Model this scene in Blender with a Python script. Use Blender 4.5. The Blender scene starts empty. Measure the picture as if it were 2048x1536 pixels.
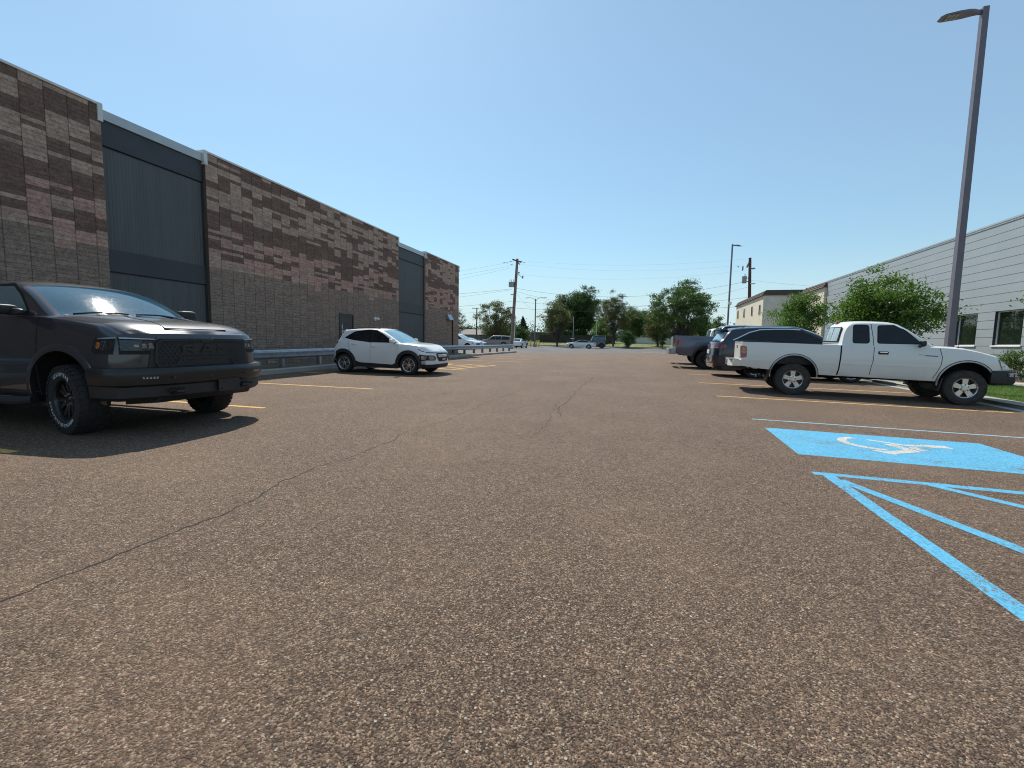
import bpy, bmesh, math, random
import numpy as np
from mathutils import Vector, Matrix
from math import radians, sin, cos, pi, sqrt, atan2

# ------------------------------------------------------------------ camera, sky, sun
scene = bpy.context.scene
COL = scene.collection
EYE = 1.2388
cam_data = bpy.data.cameras.new('camera')
cam_data.sensor_width = 36.0
cam_data.lens = 900.0 / 2048.0 * 36.0
cam_data.clip_start = 0.05
cam_data.clip_end = 5000
cam = bpy.data.objects.new('camera', cam_data)
COL.objects.link(cam)
Fv = Vector((-0.27114777, 0.95825136, -0.09073702))
Rv = Vector((0.96159727, 0.27384272, 0.01846216))
Uv = Vector((-0.04253906, 0.08224649, 0.99570374))
cam.matrix_world = Matrix(((Rv.x, Uv.x, -Fv.x, 0), (Rv.y, Uv.y, -Fv.y, 0), (Rv.z, Uv.z, -Fv.z, EYE), (0, 0, 0, 1)))
scene.camera = cam

SUN = Vector((-0.385, 0.475, 0.79)).normalized()
SUN_EL = math.asin(SUN.z)
world = bpy.data.worlds.new('World')
scene.world = world
world.use_nodes = True
wn = world.node_tree.nodes
wn.clear()
wo = wn.new('ShaderNodeOutputWorld')
bg = wn.new('ShaderNodeBackground')
sky = wn.new('ShaderNodeTexSky')
sky.sky_type = 'NISHITA'
sky.sun_disc = False
sky.sun_elevation = SUN_EL
sky.sun_rotation = math.atan2(SUN.x, SUN.y)
sky.altitude = 0
sky.air_density = 1.3
sky.dust_density = 0.45
sky.ozone_density = 6.0
bg.inputs['Strength'].default_value = 0.118
wb = wn.new('ShaderNodeMix'); wb.data_type = 'RGBA'; wb.blend_type = 'MULTIPLY'   # white balance of the air
wb.inputs[0].default_value = 1.0; wb.inputs[7].default_value = (.86, 1.02, .99, 1)
world.node_tree.links.new(sky.outputs[0], wb.inputs[6])
# pale summer haze: thin overhead, thicker towards the horizon
tc = wn.new('ShaderNodeTexCoord'); sx = wn.new('ShaderNodeSeparateXYZ'); mr = wn.new('ShaderNodeMapRange'); hz = wn.new('ShaderNodeMix'); hz.data_type = 'RGBA'
mr.interpolation_type = 'SMOOTHSTEP'
for i_, v_ in ((1, 0.0), (2, .20), (3, .90), (4, .26)): mr.inputs[i_].default_value = v_
hz.inputs[7].default_value = (4.8, 6.0, 6.6, 1)
L_ = world.node_tree.links.new
L_(tc.outputs['Generated'], sx.inputs[0]); L_(sx.outputs[2], mr.inputs[0]); L_(mr.outputs[0], hz.inputs[0]); L_(wb.outputs[2], hz.inputs[6]); L_(hz.outputs[2], bg.inputs['Color'])
world.node_tree.links.new(bg.outputs[0], wo.inputs['Surface'])

sun_data = bpy.data.lights.new('sun', 'SUN')
sun_data.energy = 4.7
sun_data.angle = radians(0.53)
sun_data.color = (1.0, 0.925, 0.82)
sun_ob = bpy.data.objects.new('sun', sun_data)
sun_ob.rotation_euler = (-SUN).to_track_quat('-Z', 'Y').to_euler()
COL.objects.link(sun_ob)

scene.view_settings.view_transform = 'Standard'
scene.view_settings.look = 'None'
scene.view_settings.exposure = 0.17
scene.view_settings.gamma = 1.0
scene.cycles.max_bounces = 8
scene.cycles.use_denoising = True
scene.cycles.filter_width = 1.05

# ------------------------------------------------------------------ ground height
YS = [-60, 0, 12, 18, 43, 77, 88, 100, 125, 200, 400, 3000]
ZS = [0, 0, .06, .15, .31, .50, .75, 1.35, 1.9, 2.6, 3.0, 3.0]
def gz(x, y):
    return float(np.interp(y, YS, ZS)) - .0034 * max(-15, min(15, x)) - .009 * max(0, min(5.6, x - 2))

# ------------------------------------------------------------------ material helpers
MATS = {}
class N:
    def __init__(s, name):
        s.m = bpy.data.materials.new(name); s.m.use_nodes = True
        s.t = s.m.node_tree; s.n = s.t.nodes; s.n.clear()
        s.out = s.n.new('ShaderNodeOutputMaterial')
        s.b = s.n.new('ShaderNodeBsdfPrincipled')
        s.t.links.new(s.b.outputs[0], s.out.inputs['Surface'])
    def add(s, typ, **k):
        nd = s.n.new(typ)
        for a, v in k.items():
            if a.startswith('i_'):
                nd.inputs[a[2:].replace('_', ' ')].default_value = v
            else: setattr(nd, a, v)
        return nd
    def link(s, a, b): s.t.links.new(a, b)
    def set(s, **k):
        for a, v in k.items(): s.b.inputs[a.replace('_', ' ')].default_value = v
    def pos(s): return s.add('ShaderNodeNewGeometry').outputs['Position']
    def obj(s): return s.add('ShaderNodeTexCoord').outputs['Object']
    def noise(s, vec, scale, detail=3, rough=.55):
        nd = s.add('ShaderNodeTexNoise'); nd.inputs['Scale'].default_value = scale
        nd.inputs['Detail'].default_value = detail; nd.inputs['Roughness'].default_value = rough
        s.link(vec, nd.inputs['Vector']); return nd.outputs[0]
    def ramp(s, fac, stops, interp='LINEAR'):
        r = s.add('ShaderNodeValToRGB'); r.color_ramp.interpolation = interp
        e = r.color_ramp.elements
        while len(e) < len(stops): e.new(.5)
        for el, (p, c) in zip(e, stops):
            el.position = p
            el.color = (c, c, c, 1) if isinstance(c, (int, float)) else (*c, 1)
        s.link(fac, r.inputs[0]); return r.outputs[0]
    def mix(s, fac, a, b, mode='MIX'):
        m = s.add('ShaderNodeMix', data_type='RGBA', blend_type=mode)
        for v, i in ((fac, 0), (a, 6), (b, 7)):
            if hasattr(v, 'is_linked') or hasattr(v, 'links'): s.link(v, m.inputs[i])
            elif i == 0: m.inputs[0].default_value = v
            else: m.inputs[i].default_value = (*v, 1)
        return m.outputs[2]
    def math(s, op, a, b=0.0):
        m = s.add('ShaderNodeMath', operation=op)
        for v, i in ((a, 0), (b, 1)):
            if hasattr(v, 'links'): s.link(v, m.inputs[i])
            else: m.inputs[i].default_value = v
        return m.outputs[0]
    def bump(s, h, strength=.3, dist=.01, nrm=None):
        b = s.add('ShaderNodeBump'); b.inputs['Strength'].default_value = strength
        b.inputs['Distance'].default_value = dist; s.link(h, b.inputs['Height'])
        if nrm: s.link(nrm, b.inputs['Normal'])
        return b.outputs[0]

def simple(name, col, rough=.5, metal=0., var=.12, vs=3.0, bump=0., bs=60., **k):
    m = N(name); p = m.obj()
    n = m.noise(p, vs, 5)
    c = m.mix(m.ramp(n, [(.3, 0.), (.7, 1.)]), tuple(x * (1 - var) for x in col), tuple(min(1, x * (1 + var)) for x in col))
    m.link(c, m.b.inputs['Base Color'])
    r = m.noise(p, vs * 3, 4)
    rr = m.add('ShaderNodeMapRange'); m.link(r, rr.inputs[0])
    rr.inputs[3].default_value = max(0, rough - .08); rr.inputs[4].default_value = min(1, rough + .08)
    m.link(rr.outputs[0], m.b.inputs['Roughness'])
    m.set(Metallic=metal, **k)
    if bump: m.link(m.bump(m.noise(p, bs, 4), bump, .004), m.b.inputs['Normal'])
    return m.m

def paint(name, col, metal=0., dust=.12, coat=1.0, rough=.35):
    m = N(name); p = m.obj()
    n = m.noise(p, 1.7, 5)
    sep = m.add('ShaderNodeSeparateXYZ'); m.link(p, sep.inputs[0])
    # road dust gathers on the lower panels of a car
    low = m.add('ShaderNodeMapRange'); m.link(sep.outputs[2], low.inputs[0])
    low.inputs[1].default_value = .85; low.inputs[2].default_value = .35
    d = m.math('MULTIPLY', m.ramp(m.noise(p, 5, 5), [(.25, 0.), (.75, 1.)]), low.outputs[0])
    d2 = m.math('ADD', m.math('MULTIPLY', d, dust * 2), m.math('MULTIPLY', n, dust * .25))
    c = m.mix(d2, col, (.23, .19, .155))
    m.link(c, m.b.inputs['Base Color'])
    rr = m.add('ShaderNodeMapRange'); m.link(m.noise(p, 9, 4), rr.inputs[0])
    rr.inputs[3].default_value = .02; rr.inputs[4].default_value = .10
    cr = m.math('ADD', rr.outputs[0], m.math('MULTIPLY', d, dust))
    m.link(cr, m.b.inputs['Coat Roughness'])
    m.set(Metallic=metal, Roughness=rough, Coat_Weight=coat)
    m.link(m.bump(m.noise(p, 350, 2), .015, .001), m.b.inputs['Coat Normal'])
    return m.m

# ------------------------------------------------------------------ mesh helpers
class MB:
    def __init__(s): s.v = []; s.f = []; s.m = []
    def face(s, pts, mi=0):
        b = len(s.v); s.v.extend(tuple(p) for p in pts); s.f.append(tuple(range(b, b + len(pts)))); s.m.append(mi)
    def grid(s, rows, mi=0, cu=False, cv=False, mif=None, skip=None):
        b = len(s.v); R = len(rows); Cn = len(rows[0])
        for r in rows: s.v.extend(tuple(p) for p in r)
        for i in range(R if cv else R - 1):
            for j in range(Cn if cu else Cn - 1):
                if skip and skip(i, j): continue
                i2 = (i + 1) % R; j2 = (j + 1) % Cn
                s.f.append((b + i * Cn + j, b + i * Cn + j2, b + i2 * Cn + j2, b + i2 * Cn + j))
                s.m.append(mif(i, j) if mif else mi)
    def hexa(s, p, mi=0):
        b = len(s.v); s.v.extend(tuple(q) for q in p)
        for f in ((0, 3, 2, 1), (4, 5, 6, 7), (0, 1, 5, 4), (1, 2, 6, 5), (2, 3, 7, 6), (3, 0, 4, 7)):
            s.f.append(tuple(b + i for i in f)); s.m.append(mi)
    def box(s, x0, x1, y0, y1, z0, z1, mi=0):
        s.hexa([(x0, y0, z0), (x1, y0, z0), (x1, y1, z0), (x0, y1, z0), (x0, y0, z1), (x1, y0, z1), (x1, y1, z1), (x0, y1, z1)], mi)
    def tube(s, pts, r, n=8, mi=0, cap=True):
        pts = [Vector(p) for p in pts]; rs = r if isinstance(r, (list, tuple)) else [r] * len(pts)
        rows = []; up = Vector((0, 0, 1))
        for i, p in enumerate(pts):
            d = (pts[min(i + 1, len(pts) - 1)] - pts[max(i - 1, 0)]).normalized()
            a = d.cross(up if abs(d.z) < .9 else Vector((1, 0, 0))).normalized(); c = d.cross(a)
            rows.append([p + a * rs[i] * cos(2 * pi * k / n) + c * rs[i] * sin(2 * pi * k / n) for k in range(n)])
        s.grid(rows, mi, cu=True)
        if cap: s.face(rows[0][::-1], mi); s.face(rows[-1], mi)
    def lathe(s, prof, c, n=32, mi=0, axis='y'):
        rows = []
        for k in range(n):
            a = 2 * pi * k / n
            if axis == 'y': rows.append([(c[0] + r * cos(a), c[1] + h, c[2] + r * sin(a)) for r, h in prof])
            else: rows.append([(c[0] + r * cos(a), c[1] + r * sin(a), c[2] + h) for r, h in prof])
        s.grid(rows, mi, cv=True)
    def blob(s, c, r, p=2.5, mi=0, nu=16, nv=10, rot=None):
        rows = []
        f = lambda w, e: math.copysign(abs(w) ** (2 / e), w)
        for i in range(nv + 1):
            v = -pi / 2 + pi * i / nv; row = []
            for j in range(nu):
                u = 2 * pi * j / nu
                q = Vector((r[0] * f(cos(v), p) * f(cos(u), p), r[1] * f(cos(v), p) * f(sin(u), p), r[2] * f(sin(v), p)))
                if rot is not None: q = rot @ q
                row.append((c[0] + q.x, c[1] + q.y, c[2] + q.z))
            rows.append(row)
        s.grid(rows, mi, cu=True)
    def sweep(s, path, prof, mi=0, closed=True, cap=True, up=None):
        # path: plan points (x,y[,z]); prof: (outward offset, z)
        P = [Vector((p[0], p[1], p[2] if len(p) > 2 else 0)) for p in path]; rows = []
        for i, p in enumerate(P):
            d = P[min(i + 1, len(P) - 1)] - P[max(i - 1, 0)]; d.z = 0; d.normalize(); n = Vector((d.y, -d.x, 0))
            rows.append([p + n * o + Vector((0, 0, z)) for o, z in prof])
        s.grid(rows, mi, cu=closed)
        if cap and closed: s.face(rows[0], mi); s.face(rows[-1][::-1], mi)
    def patch(s, poly, fm, off=.004, mi=0, da=.12, walls=True, base=-.004):
        xs = [p[0] for p in poly]; x0, x1 = min(xs), max(xs); n = max(1, int(math.ceil((x1 - x0) / da)))
        def clip(pl, c, keep):
            o = []
            for i in range(len(pl)):
                a, b = pl[i], pl[(i + 1) % len(pl)]; ia = keep(a[0], c); ib = keep(b[0], c)
                if ia: o.append(a)
                if ia != ib:
                    t = (c - a[0]) / (b[0] - a[0]); o.append((c, a[1] + t * (b[1] - a[1])))
            return o
        for k in range(n):
            a = x0 + (x1 - x0) * k / n; b = x0 + (x1 - x0) * (k + 1) / n
            q = clip(poly, a, lambda v, c: v >= c - 1e-9); q = clip(q, b, lambda v, c: v <= c + 1e-9) if len(q) > 2 else q
            if len(q) > 2: s.face([fm(u, v, off) for u, v in q], mi)
        if walls:
            for i in range(len(poly)):
                a, b = poly[i], poly[(i + 1) % len(poly)]; m = max(1, int(abs(b[0] - a[0]) / da))
                for k in range(m):
                    u0 = a[0] + (b[0] - a[0]) * k / m; v0 = a[1] + (b[1] - a[1]) * k / m
                    u1 = a[0] + (b[0] - a[0]) * (k + 1) / m; v1 = a[1] + (b[1] - a[1]) * (k + 1) / m
                    s.face([fm(u0, v0, base), fm(u1, v1, base), fm(u1, v1, off), fm(u0, v0, off)], mi)
    def ribbon(s, pts, fm, w=.008, off=.003, mi=0):
        L = []; dense = []
        for a, b in zip(pts[:-1], pts[1:]):
            n = max(1, int(math.dist(a, b) / .05)); dense += [(a[0] + (b[0] - a[0]) * k / n, a[1] + (b[1] - a[1]) * k / n) for k in range(n)]
        pts = dense + [pts[-1]]
        for i, p in enumerate(pts):
            a = pts[max(i - 1, 0)]; b = pts[min(i + 1, len(pts) - 1)]; d = (b[0] - a[0], b[1] - a[1]); l = math.hypot(*d) or 1
            nx, ny = -d[1] / l * w / 2, d[0] / l * w / 2
            L.append([fm(p[0] + nx, p[1] + ny, off), fm(p[0] - nx, p[1] - ny, off)])
        s.grid(L, mi)
    def build(s, name, mats, parent=None, smooth=35, merge=False):
        me = bpy.data.meshes.new(name)
        me.from_pydata(s.v, [], s.f)
        mats = mats if isinstance(mats, (list, tuple)) else [mats]
        for m in mats: me.materials.append(MATS[m] if isinstance(m, str) else m)
        me.polygons.foreach_set('material_index', s.m)
        bm = bmesh.new(); bm.from_mesh(me)
        if merge: bmesh.ops.remove_doubles(bm, verts=bm.verts, dist=.0006)
        bmesh.ops.recalc_face_normals(bm, faces=bm.faces)
        bm.to_mesh(me); bm.free()
        if smooth:
            me.polygons.foreach_set('use_smooth', [True] * len(me.polygons))
            me.set_sharp_from_angle(angle=radians(smooth))
        me.update()
        o = bpy.data.objects.new(name, me); COL.objects.link(o)
        if parent: o.parent = parent
        return o

def empty(name, loc, rz=0, parent=None):
    o = bpy.data.objects.new(name, None); COL.objects.link(o)
    o.location = loc; o.rotation_euler = (0, 0, rz); o.empty_display_size = .2
    if parent: o.parent = parent
    return o
def tag(o, label, cat, group=None, kind=None):
    if kind: o['kind'] = kind
    else: o['label'] = label; o['category'] = cat
    if kind == 'stuff': o['label'] = label; o['category'] = cat
    if group: o['group'] = group
    return o
def copy_tree(o, parent=None):
    c = o.copy(); COL.objects.link(c); c.parent = parent
    for ch in list(o.children): copy_tree(ch, c)
    return c
def sm(t): t = max(0., min(1., t)); return t * t * (3 - 2 * t)
def pch(tab):
    if not isinstance(tab, (list, tuple)): return lambda x: tab
    tab = sorted(tab); X = np.array([t[0] for t in tab], float); Y = np.array([t[1] for t in tab], float)
    h = np.diff(X); d = np.diff(Y) / h; m = np.zeros(len(X)); m[0] = d[0]; m[-1] = d[-1]
    for i in range(1, len(X) - 1):
        m[i] = 0 if d[i - 1] * d[i] <= 0 else 2 * d[i - 1] * d[i] / (d[i - 1] + d[i])
    def f(x):
        if x <= X[0]: return float(Y[0])
        if x >= X[-1]: return float(Y[-1])
        i = int(np.searchsorted(X, x)) - 1; t = (x - X[i]) / h[i]
        return float((2*t**3-3*t**2+1)*Y[i] + (t**3-2*t*t+t)*h[i]*m[i] + (-2*t**3+3*t*t)*Y[i+1] + (t**3-t*t)*h[i]*m[i+1])
    return f
def lin(tab): 
    tab = sorted(tab); X = [t[0] for t in tab]; Y = [t[1] for t in tab]
    return lambda x: float(np.interp(x, X, Y))

def text_faces(body, size, fm, depth=.004, bold=0., spacing=1.0):
    """letters as polygons; fm(u, v, w) maps the flat lettering onto a surface"""
    cu = bpy.data.curves.new('lettering', 'FONT'); cu.body = body; cu.size = size; cu.extrude = depth
    cu.offset = bold; cu.align_x = 'CENTER'; cu.align_y = 'CENTER'; cu.space_character = spacing; cu.resolution_u = 3
    o = bpy.data.objects.new('lettering', cu); COL.objects.link(o)
    me = bpy.data.meshes.new_from_object(o)
    vs = [fm(v.co.x, v.co.y, v.co.z) for v in me.vertices]; fs = [tuple(p.vertices) for p in me.polygons]
    bpy.data.objects.remove(o); bpy.data.curves.remove(cu); bpy.data.meshes.remove(me)
    return vs, fs
def add_text(mb, body, size, fm, mi=0, **k):
    vs, fs = text_faces(body, size, fm, **k); b = len(mb.v); mb.v.extend(vs)
    for f in fs: mb.f.append(tuple(b + i for i in f)); mb.m.append(mi)
# ------------------------------------------------------------------ materials
def asphalt(name, dark, lite, peb=True, cool=False, wear=None):
    m = N(name); p = m.pos()
    big = m.noise(p, .35, 5, .6); mid = m.noise(p, 2.2, 5, .6); fine = m.noise(p, 55, 6, .75)
    v1 = m.add('ShaderNodeTexVoronoi'); v1.inputs['Scale'].default_value = 62; m.link(p, v1.inputs['Vector'])
    v2 = m.add('ShaderNodeTexVoronoi'); v2.inputs['Scale'].default_value = 150; m.link(p, v2.inputs['Vector'])
    s1 = m.add('ShaderNodeSeparateColor'); m.link(v1.outputs['Color'], s1.inputs[0])
    s2 = m.add('ShaderNodeSeparateColor'); m.link(v2.outputs['Color'], s2.inputs[0])
    base = m.mix(m.ramp(m.math('ADD', m.math('MULTIPLY', big, .6), m.math('MULTIPLY', mid, .4)), [(.35, 0.), (.65, 1.)]), dark, lite)
    g = (lambda r, gg, b: (.33 * (r + gg + b),) * 3) if cool else (lambda r, gg, b: (r, gg, b))
    small = m.ramp(s2.outputs[0], [(0., g(.022, .014, .0025)), (.3, g(.078, .049, .032)), (.6, g(.160, .106, .070)), (.85, g(.29, .20, .135)), (1., g(.50, .39, .27))])
    c = m.mix(.74, base, small)
    stone = m.ramp(s1.outputs[0], [(0., g(.075, .05, .04)), (.25, g(.15, .09, .07)), (.45, g(.20, .155, .115)), (.62, g(.13, .125, .115)), (.78, g(.30, .24, .17)), (.92, g(.44, .38, .30)), (1., g(.62, .58, .50))])
    in1 = m.ramp(v1.outputs['Distance'], [(.30, 1.), (.42, 0.)])
    has = m.ramp(s1.outputs[1], [(.50, 0.), (.56, 1.)])
    c = m.mix(m.math('MULTIPLY', m.math('MULTIPLY', in1, has), .80), c, stone)
    c = m.mix(m.math('MULTIPLY', m.ramp(fine, [(.32, 1.), (.50, 0.)]), .72), c, g(.020, .014, .010))
    v3 = m.add('ShaderNodeTexVoronoi'); v3.inputs['Scale'].default_value = 34; m.link(p, v3.inputs['Vector']); s3 = m.add('ShaderNodeSeparateColor'); m.link(v3.outputs['Color'], s3.inputs[0])
    c = m.mix(1.0, c, m.ramp(s3.outputs[0], [(0., .82), (.6, 1.0), (1., 1.22)]), 'MULTIPLY')
    # broad tyre-worn and oily areas
    st = m.noise(p, .9, 6, .7)
    pal = m.noise(p, .55, 3, .5); c = m.mix(m.math('MULTIPLY', m.ramp(pal, [(.46, 0.), (.72, 1.)]), .16), c, tuple(min(1, x * 1.9) for x in lite))
    dr = m.add('ShaderNodeTexVoronoi'); dr.inputs['Scale'].default_value = .8; m.link(p, dr.inputs['Vector']); dn = m.math('ADD', dr.outputs['Distance'], m.math('MULTIPLY', m.noise(p, 5, 4), .25)); c = m.mix(m.math('MULTIPLY', m.ramp(dn, [(.15, 1.), (.23, 0.)]), .40), c, tuple(x * .35 for x in dark))
    c = m.mix(m.math('MULTIPLY', m.ramp(st, [(.54, 0.), (.78, 1.)]), .22), c, tuple(x * .5 for x in dark))
    if wear:
        wv = m.noise(p, 42, 6, .8); wv2 = m.noise(p, 1.6, 4)
        k = m.ramp(m.math('ADD', m.math('MULTIPLY', wv, .62), m.math('MULTIPLY', wv2, .38)), [(wear[1], 1.), (wear[1] + .035, 0.)])
        spk = m.ramp(s1.outputs[2], [(.0, .72), (1., 1.12)])
        pc = m.mix(1.0, wear[0], spk, 'MULTIPLY')
        c = m.mix(k, pc, c) if False else m.mix(m.ramp(m.math('ADD', m.math('MULTIPLY', wv, .62), m.math('MULTIPLY', wv2, .38)), [(wear[1], 1.), (wear[1] + .035, 0.)]), c, pc)
    m.link(c, m.b.inputs['Base Color'])
    m.set(Roughness=.82); m.b.inputs['Specular IOR Level'].default_value = .35
    h = m.math('ADD', m.math('MULTIPLY', in1, m.math('MULTIPLY', has, .5)), m.math('ADD', m.math('MULTIPLY', fine, .9), m.math('MULTIPLY', m.ramp(v2.outputs['Distance'], [(.1, 1.), (.6, 0.)]), .4)))
    m.link(m.bump(h, .95 if not wear else .6, .011), m.b.inputs['Normal'])
    return m.m
AD, AL = (.112, .068, .044), (.190, .122, .082)
MATS['asphalt'] = asphalt('brown_asphalt', AD, AL)
MATS['asphalt_grey'] = asphalt('grey_asphalt', (.13, .12, .11), (.20, .185, .17), cool=True)
MATS['blue_paint'] = asphalt('blue_line_paint', AD, AL, wear=((.11, .42, .64), .553))
MATS['pale_blue_paint'] = asphalt('faded_blue_line_paint', AD, AL, wear=((.28, .49, .60), .55))
MATS['yellow_paint'] = asphalt('yellow_line_paint', AD, AL, wear=((.72, .45, .14), .56))
MATS['white_paint_mark'] = asphalt('white_symbol_paint', AD, AL, wear=((.58, .57, .53), .545))

def crack_mat():
    return simple('crack_dark', (.018, .014, .011), .95, var=.4, vs=20)
MATS['crack'] = crack_mat()

def concrete(name, col):
    m = N(name); p = m.pos()
    a = m.noise(p, 1.2, 6, .65); b = m.noise(p, 40, 5, .7)
    c = m.mix(m.ramp(a, [(.3, 0.), (.7, 1.)]), tuple(x * .78 for x in col), col)
    c = m.mix(m.math('MULTIPLY', m.ramp(b, [(.35, 1.), (.5, 0.)]), .35), c, tuple(x * .5 for x in col))
    m.link(c, m.b.inputs['Base Color']); m.set(Roughness=.85)
    m.link(m.bump(b, .4, .004), m.b.inputs['Normal']); return m.m
MATS['concrete'] = concrete('kerb_concrete', (.40, .38, .34))
MATS['concrete_pale'] = concrete('walk_concrete', (.50, .46, .40))  # paler, warmer mix for sidewalk, far kerb and pebbles
def terrain_mat():
    m = N('grass_ground'); p = m.pos()
    a = m.noise(p, .12, 5, .6); b = m.noise(p, 3, 5, .7)
    c = m.mix(m.ramp(a, [(.35, 0.), (.65, 1.)]), (.055, .075, .020), (.15, .135, .05))
    c = m.mix(m.math('MULTIPLY', m.ramp(b, [(.3, 0.), (.7, 1.)]), .5), c, (.09, .10, .03))
    m.link(c, m.b.inputs['Base Color']); m.set(Roughness=.95)
    m.link(m.bump(m.noise(p, 18, 5, .8), .8, .06), m.b.inputs['Normal']); return m.m
MATS['terrain'] = terrain_mat()
MATS['turf'] = simple('lawn_soil', (.05, .085, .018), .95, var=.3, vs=4)
MATS['dirt'] = simple('dirt', (.16, .125, .09), .95, var=.3, vs=2, bump=.5)
MATS['dry_grass'] = simple('dry_grass', (.22, .23, .075), .95, var=.3, vs=.3, bump=.6, bs=6)

def block_mat(name, col, lo=.0):
    m = N(name); p = m.pos(); sep = m.add('ShaderNodeSeparateXYZ'); m.link(p, sep.inputs[0])
    cmb = m.add('ShaderNodeCombineXYZ'); m.link(m.math('ADD', sep.outputs[1], -11.47 + 44.3), cmb.inputs[0]); m.link(sep.outputs[2], cmb.inputs[1])
    br = m.add('ShaderNodeTexBrick'); br.offset = 0.; br.squash = 1.
    for k, v in (('Scale', 1.), ('Mortar Size', .0025), ('Mortar Smooth', .3), ('Brick Width', .443), ('Row Height', .1), ('Bias', 0.)): br.inputs[k].default_value = v
    br.inputs['Color1'].default_value = (.85, .85, .85, 1); br.inputs['Color2'].default_value = (1.12, 1.12, 1.12, 1); br.inputs['Mortar'].default_value = (.50, .50, .50, 1)
    m.link(cmb.outputs[0], br.inputs['Vector'])
    mp = m.add('ShaderNodeMapping'); mp.inputs['Scale'].default_value = (1, 1., 1.35); m.link(p, mp.inputs[0])
    rock = m.noise(mp.outputs[0], 9, 8, .72); pit = m.noise(p, 34, 5, .75); big = m.noise(p, .45, 5)
    c = m.mix(1.0, col, br.outputs['Color'], 'MULTIPLY')
    c = m.mix(m.math('MULTIPLY', m.ramp(pit, [(.36, 1.), (.47, 0.)]), .70), c, tuple(x * .22 for x in col))
    vj = m.math('PINGPONG', m.math('ADD', sep.outputs[1], -11.47 + 44.3), .2215); c = m.mix(1.0, c, m.ramp(vj, [(.006, .60), (.018, 1.)]), 'MULTIPLY')
    c = m.mix(1.0, c, m.ramp(rock, [(.30, .55), (.5, .95), (.70, 1.3)]), 'MULTIPLY')  # relief shading put into the colour: noise hollows darker, raised parts lighter
    c = m.mix(m.math('MULTIPLY', m.ramp(big, [(.35, 0.), (.7, 1.)]), .22), c, tuple(x * .65 for x in col))
    m.link(c, m.b.inputs['Base Color']); m.set(Roughness=.92)
    h = m.math('ADD', m.math('MULTIPLY', rock, 1.0), m.math('MULTIPLY', br.outputs['Fac'], -.5))
    m.link(m.bump(h, .95, .05), m.b.inputs['Normal']); return m.m
MATS['blk_light'] = block_mat('split_face_block_tan', (.50, .35, .265))
MATS['blk_pink'] = block_mat('split_face_block_pink', (.54, .33, .26))
MATS['blk_dark'] = block_mat('split_face_block_brown', (.215, .130, .095))
MATS['blk_mid'] = block_mat('split_face_block_umber', (.215, .135, .105))
MATS['blk_base'] = block_mat('split_face_block_grey_brown', (.335, .245, .19))

def metal_panel(name, col, pitch):
    m = N(name); p = m.pos(); sep = m.add('ShaderNodeSeparateXYZ'); m.link(p, sep.inputs[0])
    big = m.noise(p, .7, 5)
    mp = m.add('ShaderNodeMapping'); mp.inputs['Scale'].default_value = (1, 2.5, .12); m.link(p, mp.inputs[0])
    streak = m.noise(mp.outputs[0], 2.2, 5)
    c = m.mix(m.ramp(streak, [(.35, 0.), (.7, 1.)]), tuple(x * .90 for x in col), tuple(x * 1.12 for x in col))
    m.link(c, m.b.inputs['Base Color']); m.set(Roughness=.55)
    w = m.math('SINE', m.math('MULTIPLY', sep.outputs[1], 2 * pi / pitch))
    h = m.math('ADD', m.math('MULTIPLY', w, .5), m.math('MULTIPLY', m.noise(p, 55, 3), .5))
    m.link(m.bump(h, .3, .008), m.b.inputs['Normal']); return m.m
MATS['slate_panel'] = metal_panel('corrugated_slate_metal', (.078, .084, .084), .045)
MATS['slate_band'] = simple('smooth_slate_metal', (.034, .036, .042), .5, var=.15, vs=1.2)
MATS['coping'] = simple('grey_coping_metal', (.42, .44, .45), .35, metal=.3, var=.08)
MATS['coping_white'] = simple('white_coping', (.62, .62, .60), .5, var=.1)
MATS['door_dark'] = simple('dark_grey_door_paint', (.030, .028, .030), .45)
MATS['siding'] = simple('pale_grey_siding', (.335, .362, .375), .42, metal=.1, var=.04, vs=.7)
MATS['white_trim'] = simple('white_trim', (.72, .72, .70), .4, var=.06)
MATS['stucco'] = simple('cream_stucco', (.62, .56, .44), .9, var=.08, vs=2, bump=.4)
MATS['stucco_grey'] = simple('cream_stucco_shaded', (.60, .58, .53), .9, var=.1, vs=2, bump=.4)  # greyer stucco: shade of the end wall put into its colour, also on frames
MATS['shingle'] = simple('brown_shake_shingle', (.085, .065, .055), .9, var=.5, vs=7, bump=.9, bs=12)
MATS['galv'] = simple('galvanised_steel', (.38, .42, .46), .36, metal=.75, var=.22, vs=4)
MATS['post_wood'] = simple('guardrail_post_steel', (.20, .19, .18), .7, var=.3, vs=6)
MATS['pole_paint'] = simple('bronze_pole_paint', (.135, .12, .145), .38, var=.08)
MATS['lamp_lens'] = simple('lamp_lens', (.30, .28, .24), .25, var=.1)
MATS['wood'] = simple('weathered_pole_wood', (.22, .165, .12), .9, var=.3, vs=1.5, bump=.6)
MATS['wood_dark'] = simple('creosoted_pole_wood', (.10, .055, .045), .9, var=.3, vs=1.5, bump=.6)
MATS['wire_grey'] = simple('grey_wire', (.30, .31, .32), .5)
MATS['wire'] = simple('black_wire', (.03, .03, .03), .6)
MATS['steel_box'] = simple('grey_transformer_paint', (.30, .31, .31), .5)
MATS['bollard'] = simple('yellow_bollard_paint', (.70, .45, .08), .5)
MATS['white_gloss'] = simple('white_enamel', (.75, .75, .73), .3)
MATS['far_wall'] = simple('far_building_wall', (.17, .16, .15), .9, var=.1)
MATS['far_white'] = simple('far_white_wall', (.52, .54, .56), .8, var=.05)
MATS['far_dark'] = simple('dark_fence_stain', (.035, .033, .030), .9, var=.2)
MATS['far_roof'] = simple('far_roof', (.24, .22, .21), .9, var=.1)

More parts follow.
